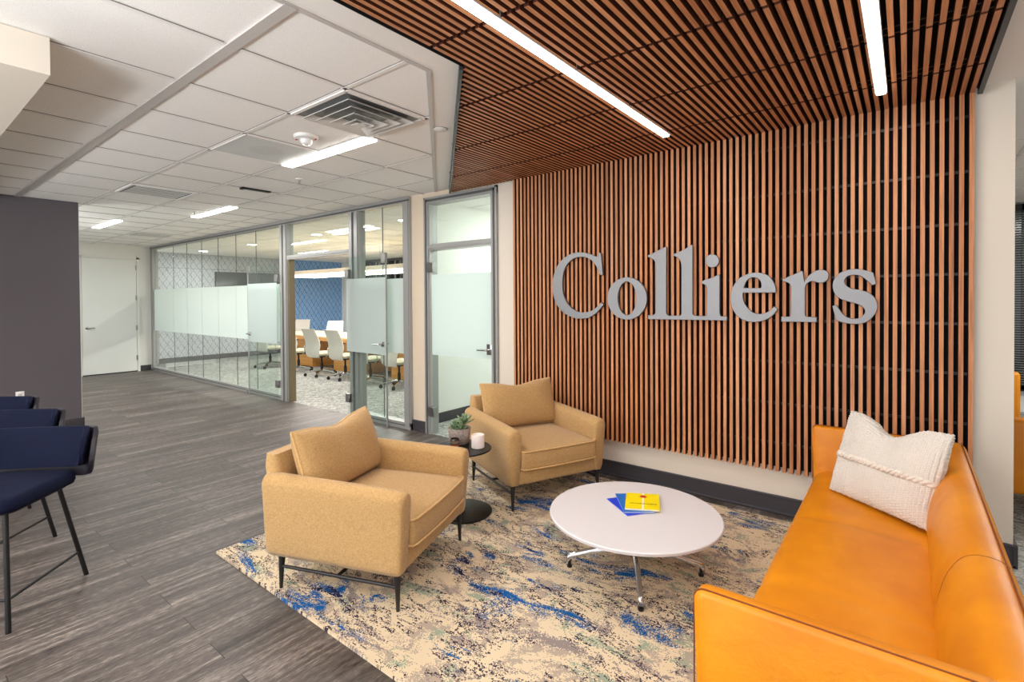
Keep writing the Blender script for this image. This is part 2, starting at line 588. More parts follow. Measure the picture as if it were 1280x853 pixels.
# ceiling grid: tee bars as thin raised strips
GX, GY, T = -2.502, 1.081, 0.61
def xlim(y):      # right end of the tile field at depth y
    return -1.965 if y < 1.825 else -1.965 - (y - 1.825) * (4.14 - 1.965) / (WY - 1.825)
def ylim(x):
    return 1.825 + (-1.965 - x) * (WY - 1.825) / (4.14 - 1.965)
bm = bmesh.new(); bg = bmesh.new()
for j in range(0, 5):
    y = GY + T * j
    w = 0.013
    if j == 0:
        continue
    add_box(bm, (-13.2, y - w, CZ - 0.004), (xlim(y), y + w, CZ + 0.0015))
for i in range(-1, 18):
    x = GX - T * i
    y1 = WY if x < -4.14 else ylim(x)
    if x > -1.97: continue
    add_box(bm, (x - 0.012, GY + 0.04, CZ - 0.004), (x + 0.012, y1, CZ + 0.0015))
    add_box(bm, (x - 0.012, GY - 1.22 + 0.04, CZ - 0.004), (x + 0.012, GY - 0.04, CZ + 0.0015))
    add_box(bm, (x - 0.012, -3.9, CZ - 0.004), (x + 0.012, GY - 1.22 - 0.04, CZ + 0.0015))
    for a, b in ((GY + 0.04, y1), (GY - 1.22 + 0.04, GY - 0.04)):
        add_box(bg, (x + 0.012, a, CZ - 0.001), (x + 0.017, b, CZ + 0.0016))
struct('trim_1', bm, M['grid'], smooth=False)
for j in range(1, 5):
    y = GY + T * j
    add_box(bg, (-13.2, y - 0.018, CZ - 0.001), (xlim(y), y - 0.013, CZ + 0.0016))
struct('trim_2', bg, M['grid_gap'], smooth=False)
bm = bmesh.new()
for y in (GY, GY - 1.22, GY - 2.44):
    add_box(bm, (-13.2, y - 0.026, CZ - 0.008), (-1.965, y + 0.026, CZ + 0.0015))
struct('trim_3', bm, M['grid_wide'], smooth=False)
# edge angle between tiles and drywall border
bm = bmesh.new()
add_box(bm, (-1.98, -4, CZ - 0.006), (-1.955, 1.825, CZ + 0.001))
p0, p1 = Vector((-1.965, 1.825, 0)), Vector((-4.14, WY, 0))
d = (p1 - p0).normalized(); nrm = Vector((-d.y, d.x, 0)) * 0.0125
add_prism(bm, [(p0 + nrm).to_2d()[:], (p0 - nrm).to_2d()[:], (p1 - nrm).to_2d()[:], (p1 + nrm).to_2d()[:]], CZ - 0.006, CZ + 0.001)
struct('trim_4', bm, M['grid_wide'], smooth=False)
# conference and side room grid
bm = bmesh.new()
for j in range(0, 10):
    y = WY + 0.35 + 0.61 * j
    add_box(bm, (-14.3, y - 0.012, CZ - 0.003), (-3.1, y + 0.012, CZ + 0.0015))
for i in range(0, 19):
    x = -14.3 + 0.61 * i
    add_box(bm, (x - 0.012, WY + 0.06, CZ - 0.003), (x + 0.012, 9.5, CZ + 0.0015))
struct('trim_5', bm, M['grid'], smooth=False)
bm = bmesh.new()
for j in range(0, 16):
    y = WY + 0.3 + 0.61 * j
    add_box(bm, (0.62, y - 0.012, CZ - 0.003), (4.9, y + 0.012, CZ + 0.0015))
for i in range(0, 7):
    x = 0.75 + 0.61 * i
    add_box(bm, (x - 0.012, WY + 0.12, CZ - 0.003), (x + 0.012, 13.9, CZ + 0.0015))
struct('trim_6', bm, M['grid'], smooth=False)

# walls
bm = bmesh.new()
add_box(bm, (-3.24, WY, 0), (0.4725, WY + 0.13, CZ))
struct('wall_back', bm, M['paint'], smooth=False)
bm = bmesh.new()
add_box(bm, (-4.545, WY, 0), (-4.31, WY + 0.13, CZ))
add_box(bm, (-4.31, WY, 2.665), (-3.24, WY + 0.13, CZ))
struct('wall_center', bm, M['paint_beige'], smooth=False)
bx_ = bx('wall_hall', (-13.36, -2.0, 0), (-13.2, WY + 0.1, CZ + 0.02), M['paint_white']); tag(bx_, kind='structure')
o = bx('wall_left', (-8.05, -4.0, 0), (-7.89, 1.612, CZ), M['dark_paint']); tag(o, kind='structure')
bm = bmesh.new()
add_box(bm, (-8.055, 1.60, 0.0), (-7.895, 1.617, CZ))
struct('trim_7', bm, M['paint_white'], smooth=False)
o = bx('wall_bulkhead', (-7.88, -4.0, 2.55), (-3.057, 0.535, CZ - 0.001), M['paint']); tag(o, kind='structure')
o = bx('wall_west', (-14.5, WY, 0), (-14.3, 7.62, CZ), M['paper']); tag(o, kind='structure')
o = bx('wall_west_blue', (-14.5, 7.62, 0), (-14.3, 9.6, CZ), M['paper_blue']); tag(o, kind='structure')  # far stretch of the west wall, same diamond pattern on blue
# seams of the wallpaper panels
bm = bmesh.new()
for k in range(7):
    y = 4.4 + 0.72 * k
    add_box(bm, (-14.3005, y - 0.004, 0.12), (-14.298, y + 0.004, CZ))
for z in (2.34,):
    add_box(bm, (-14.3005, WY + 0.1, z - 0.005), (-14.298, 7.6, z + 0.005))
struct('trim_8', bm, M['grid_gap'], smooth=False)
bm = bmesh.new()
add_box(bm, (-14.5, 9.45, 0), (-13.35, 9.6, CZ))
add_box(bm, (-13.35, 9.45, 0), (-4.5, 9.6, 0.9))
struct('wall_north', bm, M['paint_white'], smooth=False)
o = bx('wall_partition', (-4.67, WY + 0.131, 0), (-4.545, 9.45, CZ), M['paint_white']); tag(o, kind='structure')
o = bx('wall_office_rear', (-4.5, 9.45, 0), (-2.9, 9.6, CZ), M['paint_white']); tag(o, kind='structure')
o = bx('wall_office_right', (-3.05, WY + 0.131, 0), (-2.9, 9.45, CZ), M['paint_white']); tag(o, kind='structure')
o = bx('wall_side_room', (5.0, -4, 0), (5.15, 14, CZ), M['paint_white']); tag(o, kind='structure')

# north window band with dark blinds behind the conference table
wn = sroot('window_1', (-9, 9.47, 0))
bm = bmesh.new()
add_box(bm, (-4.3, 0.03, 0.95), (4.4, 0.05, 2.66))
obj('pane', bm, mat('night_window', (30, 32, 36), 0.12), wn)
bm = bmesh.new()
for k in range(10):
    x = -4.35 + k * 0.97
    add_box(bm, (x - 0.03, -0.02, 0.9), (x + 0.03, 0.05, CZ))
add_box(bm, (-4.35, -0.03, 0.9), (4.45, 0.05, 0.95)); add_box(bm, (-4.35, -0.02, 2.66), (4.45, 0.05, CZ))
obj('frame', bm, M['alu_dark'], wn)
bm = bmesh.new()
rr = random.Random(3)
for k in range(60):
    x = -4.3 + k * 0.145
    if rr.random() < 0.45:
        add_box(bm, (x, 0.0, 2.1), (x + rr.uniform(0.03, 0.1), 0.012, 2.64))
obj('blind', bm, mat('blind_slat', (122, 124, 124), 0.6), wn)

# baseboards (vinyl cove base with a thin top lip)
def base(name, x0, x1, y, h=0.125):
    bm = bmesh.new()
    add_box(bm, (x0, y - 0.012, 0.0), (x1, y, h - 0.016))
    add_box(bm, (x0, y - 0.019, h - 0.016), (x1, y, h), 0.003)
    add_box(bm, (x0, y - 0.018, 0.0), (x1, y, 0.02), 0.004)
    return struct(name, bm, M['base'])
base('baseboard_back', -3.24, 0.485, WY, 0.13)
base('baseboard_center', -4.54, -4.31, WY)
bm = bmesh.new(); add_box(bm, (-7.89, -4, 0), (-7.872, 1.63, 0.12), 0.004); add_box(bm, (-8.05, 1.617, 0), (-7.872, 1.635, 0.12), 0.004)
struct('baseboard_left', bm, M['base'])
bm = bmesh.new(); add_box(bm, (-13.2, -2, 0), (-13.182, 2.66, 0.12)); add_box(bm, (-13.2, 3.70, 0), (-13.182, WY - 0.04, 0.12))
struct('baseboard_hall', bm, M['base'])
bm = bmesh.new(); add_box(bm, (-14.3, WY + 0.1, 0), (-14.28, 9.45, 0.12)); add_box(bm, (-14.28, 9.43, 0), (-4.67, 9.45, 0.12))
struct('baseboard_west', bm, M['base'])
bm = bmesh.new(); add_box(bm, (-4.545, WY + 0.14, 0), (-4.527, 9.44, 0.12)); add_box(bm, (-4.527, 9.43, 0), (-3.05, 9.45, 0.12))
struct('baseboard_office', bm, M['base'])
bm = bmesh.new(); add_box(bm, (0.4725, WY - 0.018, 0), (0.49, WY + 0.13, 0.13))
struct('baseboard_end', bm, M['base'])

# ------------------------------------------------------------ glazed partition (window_2) with two open leaves
GL = sroot('window_2', (-13.2, WY, 0))
GL.location = (0, WY, 0)
def P(name, boxes, m, bevel=0.0, parent=GL):
    bm = bmesh.new()
    for lo, hi in boxes:
        add_box(bm, lo, hi, bevel, 1)
    return obj(name, bm, m, parent)
XL, XR = -13.15, -4.545
HD = 2.13
F0, F1 = -0.035, 0.065
P('head_frame', [((XL, F0, 2.655), (XR, F1, CZ)), ((XL, F0 - 0.008, 2.69), (XR, F0, CZ)), ((XL, F0 - 0.006, 2.655), (XR, F0, 2.665))], M['alu'])
P('head_gasket', [((XL, F0 - 0.002, 2.668), (XR, F0 - 0.0001, 2.687))], M['alu_dark'])
P('sill_frame', [((XL, F0, 0.0), (-7.52, F1, 0.075)), ((-5.52, F0, 0.0), (XR, F1, 0.075)), ((XL, F0 - 0.008, 0.0), (-7.52, F0, 0.03)), ((-5.52, F0 - 0.008, 0.0), (XR, F0, 0.03))], M['alu'])
P('sill_gasket', [((XL, F0 - 0.003, 0.034), (-7.52, F0 - 0.0001, 0.046)), ((-5.52, F0 - 0.003, 0.034), (XR, F0 - 0.0001, 0.046))], M['alu_dark'])
P('end_post', [((XL, F0, 0), (XL + 0.11, F1, 2.655)), ((XL + 0.03, F0 - 0.008, 0), (XL + 0.08, F0, 2.655))], M['alu'])
P('end_post', [((XR - 0.12, F0, 0), (XR, F1, 2.655)), ((XR - 0.1, F0 - 0.01, 0), (XR - 0.02, F0, 2.655))], M['alu'])
for x0, x1 in ((-7.52, -7.30), (-5.74, -5.52)):
    P('post', [((x0, F0, 0), (x1, F1, CZ - 0.065)), ((x0 + 0.02, F0 - 0.014, 0), (x0 + 0.085, F0, 2.655)), ((x1 - 0.085, F0 - 0.014, 0), (x1 - 0.02, F0, 2.655))], M['alu'])
    P('post_gasket', [((x0 + 0.09, F0 - 0.004, 0), (x1 - 0.09, F0 - 0.0001, 2.655))], M['alu_dark'])
P('transom', [((-7.30, F0, HD), (-5.74, F1, HD + 0.06)), ((-7.30, F0 - 0.012, HD + 0.02), (-5.74, F0, HD + 0.045))], M['alu'])
P('jamb', [((-7.30, F0 + 0.01, 0), (-7.265, F1, HD))], mat('bronze_jamb_edge', (120, 108, 84), 0.5, 0.4))
def pane(x0, x1, z0, z1, frost=None):
    g = P('pane', [((x0, 0.0, z0), (x1, 0.01, z1))], M['glass'])
    if frost:
        P('frosted_band', [((x0 + 0.001, -0.0025, frost[0]), (x1 - 0.001, -0.0005, frost[1]))], M['frost'], parent=g)
joints = [XL + 0.11, -11.92, -11.21, -10.5, -9.78, -9.07, -8.35, -7.52]
for a, b in zip(joints, joints[1:]):
    pane(a + 0.002, b - 0.002, 0.075, 2.655, (0.88, 1.775))
P('glass_joint', [((x - 0.0015, 0.0, 0.075), (x + 0.0015, 0.0105, 2.655)) for x in joints[1:-1]] + [((-5.089, 0.0, 0.075), (-5.085, 0.0105, 2.655))], M['alu_dark'])
pane(-7.30, -5.74, HD + 0.06, 2.655)
pane(-5.52, -5.09, 0.075, 2.655, (0.88, 1.775)); pane(-5.084, XR - 0.12, 0.075, 2.655, (0.88, 1.775))
# floor guide pins along the sill
P('sill_clip', [((x, F0 - 0.03, 0.0), (x + 0.03, F0 - 0.008, 0.045)) for x in (-12.55, -8.62)], M['alu'])

def lever(bm, x, y, z, s, out=-1):
    """square rose plate and lever, s = direction the lever points in x, out = side in y"""
    add_box(bm, (x - 0.03, y, z - 0.03), (x + 0.03, y + out * 0.012, z + 0.03), 0.003)
    add_tube(bm, [(x, y, z), (x, y + out * 0.055, z)], 0.010)
    add_tube(bm, [(x, y + out * 0.055, z), (x + s * 0.03, y + out * 0.06, z), (x + s * 0.13, y + out * 0.056, z - 0.004)], [0.011, 0.010, 0.008])
def leaf(name, hinge, width, ang, sgn):
    """frameless glass leaf hung at hinge, opened by ang; sgn = side of the free edge at 0"""
    r = sroot(name, hinge)
    r.rotation_euler = (0, 0, ang)
    g = P('glass_leaf', [((0, -0.006, 0.02), (sgn * width, 0.006, 2.075))], M['glass'], parent=r)
    P('frosted_band', [((sgn * 0.001, -0.0085, 0.86), (sgn * (width - 0.001), -0.0065, 1.79))], M['frost'], parent=g)
    P('edge_strip', [((sgn * (width - 0.006), -0.008, 0.0), (sgn * (width + 0.008), 0.008, 2.075))], M['alu'], parent=g)
    for z in (0.25, 1.86):
        P('hinge', [((-sgn * 0.035, -0.018, z - 0.055), (sgn * 0.055, 0.018, z + 0.055))], M['steel'], 0.003, parent=r)
    P('top_lock', [((sgn * (width - 0.075), -0.02, 1.96), (sgn * (width + 0.005), 0.02, 2.08))], M['steel'], 0.004, parent=r)
    bm = bmesh.new()
    lever(bm, sgn * (width - 0.06), -0.008, 0.99, -sgn, -1)
    lever(bm, sgn * (width - 0.06), 0.008, 0.99, -sgn, 1)
    obj('lever_handle', bm, M['chrome'], r)
    return r
leaf('door_1', (-7.53, WY - 0.075, 0), 0.89, math.radians(1.5), -1)
leaf('door_2', (-5.73, WY - 0.075, 0), 0.86, math.radians(-3.0), 1)

# ------------------------------------------------------------ single framed glass door in the beige wall (door_3)
D3 = sroot('door_3', (0, WY, 0))
x0, x1 = -4.31, -3.24
P('frame', [((x0, -0.02, 0), (x0 + 0.085, 0.10, 2.665)), ((x1 - 0.085, -0.02, 0), (x1, 0.10, 2.665)), ((x0, -0.02, 2.59), (x1, 0.10, 2.665)),
            ((x0 + 0.085, -0.02, 2.075), (x1 - 0.085, 0.10, 2.14)),
            ((x0, -0.03, 0), (x0 + 0.02, -0.02, 2.665)), ((x1 - 0.02, -0.03, 0), (x1, -0.02, 2.665)), ((x0, -0.03, 2.645), (x1, -0.02, 2.665)),
            ((x0 + 0.05, -0.03, 0), (x0 + 0.07, -0.02, 2.60)), ((x1 - 0.07, -0.03, 0), (x1 - 0.05, -0.02, 2.60)), ((x0 + 0.05, -0.03, 2.60), (x1 - 0.05, -0.02, 2.615)),
            ((x0 + 0.07, -0.03, 2.095), (x1 - 0.07, -0.02, 2.125))], M['alu'], parent=D3)
P('frame_gasket', [((x0 + 0.022, -0.022, 0), (x0 + 0.048, -0.0195, 2.645)), ((x1 - 0.048, -0.022, 0), (x1 - 0.022, -0.0195, 2.645)), ((x0 + 0.03, -0.022, 2.618), (x1 - 0.03, -0.0195, 2.642))], M['alu_dark'], parent=D3)
P('transom_pane', [((x0 + 0.085, 0.02, 2.14), (x1 - 0.085, 0.03, 2.59))], M['glass'], parent=D3)
g = P('glass_leaf', [((x0 + 0.095, 0.0, 0.015), (x1 - 0.09, 0.012, 2.07))], M['glass'], parent=D3)
P('frosted_band', [((x0 + 0.096, -0.0025, 0.90), (x1 - 0.091, -0.0005, 1.80))], M['frost'], parent=g)
for z in (0.26, 1.88):
    P('hinge', [((x0 + 0.05, -0.04, z - 0.055), (x0 + 0.15, 0.018, z + 0.055))], M['steel'], 0.003, parent=D3)
bm = bmesh.new(); lever(bm, x1 - 0.12, 0.0, 1.0, -1, -1); add_box(bm, (x1 - 0.155, -0.014, 0.95), (x1 - 0.088, -0.001, 1.06), 0.002)
obj('lever_handle', bm, M['chrome'], D3)

# ------------------------------------------------------------ white door in the hall end wall (door_4)
D4 = sroot('door_4', (-13.2, 0, 0))
P('frame', [((0, 2.66, 0), (0.025, 2.715, 2.47)), ((0, 3.655, 0), (0.025, 3.70, 2.47)), ((0, 2.66, 2.43), (0.025, 3.70, 2.47))], M['paint_white'], parent=D4)
P('leaf', [((0.0, 2.725, 0.02), (0.012, 3.645, 2.42))], m_paint('door_paint', (226, 228, 224), 0.5), parent=D4)
P('threshold_gap', [((0.001, 2.715, 0.0), (0.014, 3.655, 0.018))], M['black'], parent=D4)
for z in (0.3, 0.95, 1.6, 2.25):
    P('hinge', [((0.01, 3.635, z - 0.05), (0.03, 3.66, z + 0.05))], M['steel'], parent=D4)
bm = bmesh.new()
add_lathe(bm, [(0.028, 0), (0.028, 0.01), (0.012, 0.012), (0.010, 0.05)], n=20)
bmesh.ops.rotate(bm, verts=bm.verts, cent=(0, 0, 0), matrix=Matrix.Rotation(PI / 2, 3, 'Y'))
bmesh.ops.translate(bm, verts=bm.verts, vec=(0.012, 2.80, 0.98))
add_tube(bm, [(0.06, 2.80, 0.98), (0.065, 2.84, 0.98), (0.06, 2.92, 0.98)], [0.011, 0.010, 0.008])
obj('lever_handle', bm, M['steel'], D4)

# ============================================================ SLATTED FEATURE WALL AND CEILING
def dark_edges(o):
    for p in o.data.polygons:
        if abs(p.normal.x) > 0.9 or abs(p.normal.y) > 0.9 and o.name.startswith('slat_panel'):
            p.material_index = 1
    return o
PIT, SW = 0.0432, 0.0215
X_R = 0.300
SL_F, SL_B = 3.877, 3.926
sw = thing('slat_wall_cladding', 'vertical walnut slats over black backing on the wall behind the metal lettering', 'wall cladding', (0, 0, 0))
bm = bmesh.new()
for k in range(77):
    x = X_R - k * PIT
    add_box(bm, (x - SW, SL_F, 0.315), (x, SL_B, 2.685))
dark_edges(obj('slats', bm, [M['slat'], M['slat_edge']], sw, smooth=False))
bx('backing_panel', (X_R - 76 * PIT - SW, SL_B, 0.335), (X_R, WY, CZ), M['black_matte'], sw)
bm = bmesh.new()
for z in (0.50, 0.78, 1.07, 1.36, 1.65, 1.94, 2.24, 2.555):
    add_box(bm, (X_R - 76 * PIT - SW, SL_B - 0.008, z - 0.008), (X_R, SL_B, z + 0.008))
obj('mounting_rails', bm, mat('dark_rail', (44, 42, 44), 0.4, 0.4), sw)

SC_LO, SC_HI = 2.672, 2.712
sc_ = thing('slat_ceiling', 'walnut slat ceiling panels on black backing over the seating area, cut diagonally at the left', 'slatted ceiling', (0, 0, 0))
EX, EY, EX2 = -1.738, 1.838, -3.872      # corner and wall end of the diagonal left edge
def ystart(x):
    return -1.3 if x >= EX else EY + (EX - x) * (SL_F - EY) / (EX - EX2)
breaks = [-1.3] + [1.605 + 0.605 * k for k in range(-4, 4)] + [SL_B - 0.02]
for a, b in zip(breaks, breaks[1:]):
    bm = bmesh.new()
    for k in range(100):
        x = X_R - k * PIT
        if x < EX2 + 0.02: break
        y0, y1 = max(a + 0.011, ystart(x - SW / 2) + 0.015), b - 0.011
        if y1 - y0 > 0.01:
            add_box(bm, (x - SW, y0, SC_LO), (x, y1, SC_HI))
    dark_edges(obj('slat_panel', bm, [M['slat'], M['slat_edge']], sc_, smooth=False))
bm = bmesh.new()
add_prism(bm, [(EX, -1.3), (EX, EY), (EX2, SL_F), (EX2, WY - 0.001), (X_R + 0.03, WY - 0.001), (X_R + 0.03, -1.3)], SC_HI, CZ - 0.001)
obj('backing_panel', bm, M['black_matte'], sc_, smooth=False)
bm = bmesh.new()
for b in breaks[1:-1]:
    xa = EX if b < EY else EX - (b - EY) * (EX - EX2) / (SL_F - EY)
    for dy in (-0.035, 0.035):
        add_box(bm, (xa + 0.03, b + dy - 0.006, SC_HI - 0.012), (X_R, b + dy + 0.006, SC_HI))
obj('cross_rails', bm, mat('ceiling_rail', (38, 36, 38), 0.4, 0.4), sc_)
bm = bmesh.new()
add_box(bm, (EX - 0.003, -1.3, SC_LO + 0.004), (EX, EY + 0.003, CZ - 0.0005))
q0, q1 = Vector((EX - 0.005, EY)), Vector((EX2 - 0.005, SL_F + 0.02))
dd = (q1 - q0).normalized(); nn = Vector((-dd.y, dd.x)) * 0.009
add_prism(bm, [tuple(q0 + nn), tuple(q0 - nn), tuple(q1 - nn), tuple(q1 + nn)], SC_LO - 0.012, CZ - 0.0005)
add_box(bm, (X_R + 0.012, -1.3, SC_LO - 0.012), (X_R + 0.034, SL_F + 0.01, CZ - 0.0005))
obj('edge_trim', bm, mat('dark_trim_metal', (62, 64, 66), 0.4, 0.5), sc_)

def wood_light(label, x0, x1, y0, y1):
    r = thing('linear_ceiling_light', label, 'ceiling light', ((x0 + x1) / 2, (y0 + y1) / 2, 2.70), 0, 'linear lights in the slat ceiling')
    w, l = (x1 - x0) / 2, (y1 - y0) / 2
    bx('housing', (-w - 0.006, -l - 0.006, -0.036), (w + 0.006, l + 0.006, 0.011), M['white_metal'], r)
    bx('diffuser', (-w, -l, -0.046), (w, l, -0.0362), M['emit'], r, 0.003)
    area('lamp', (0, 0, -0.05), 2 * w, 2 * l, 17 * l / 2.2, (1, 0.95, 0.90), parent=r)
    return r
wood_light('long lit linear light in the slat ceiling ending above the metal C', -1.360, -1.314, -0.9, 3.49)
wood_light('lit linear light in the slat ceiling nearest the right wall end', -0.138, -0.094, -0.9, 3.53)

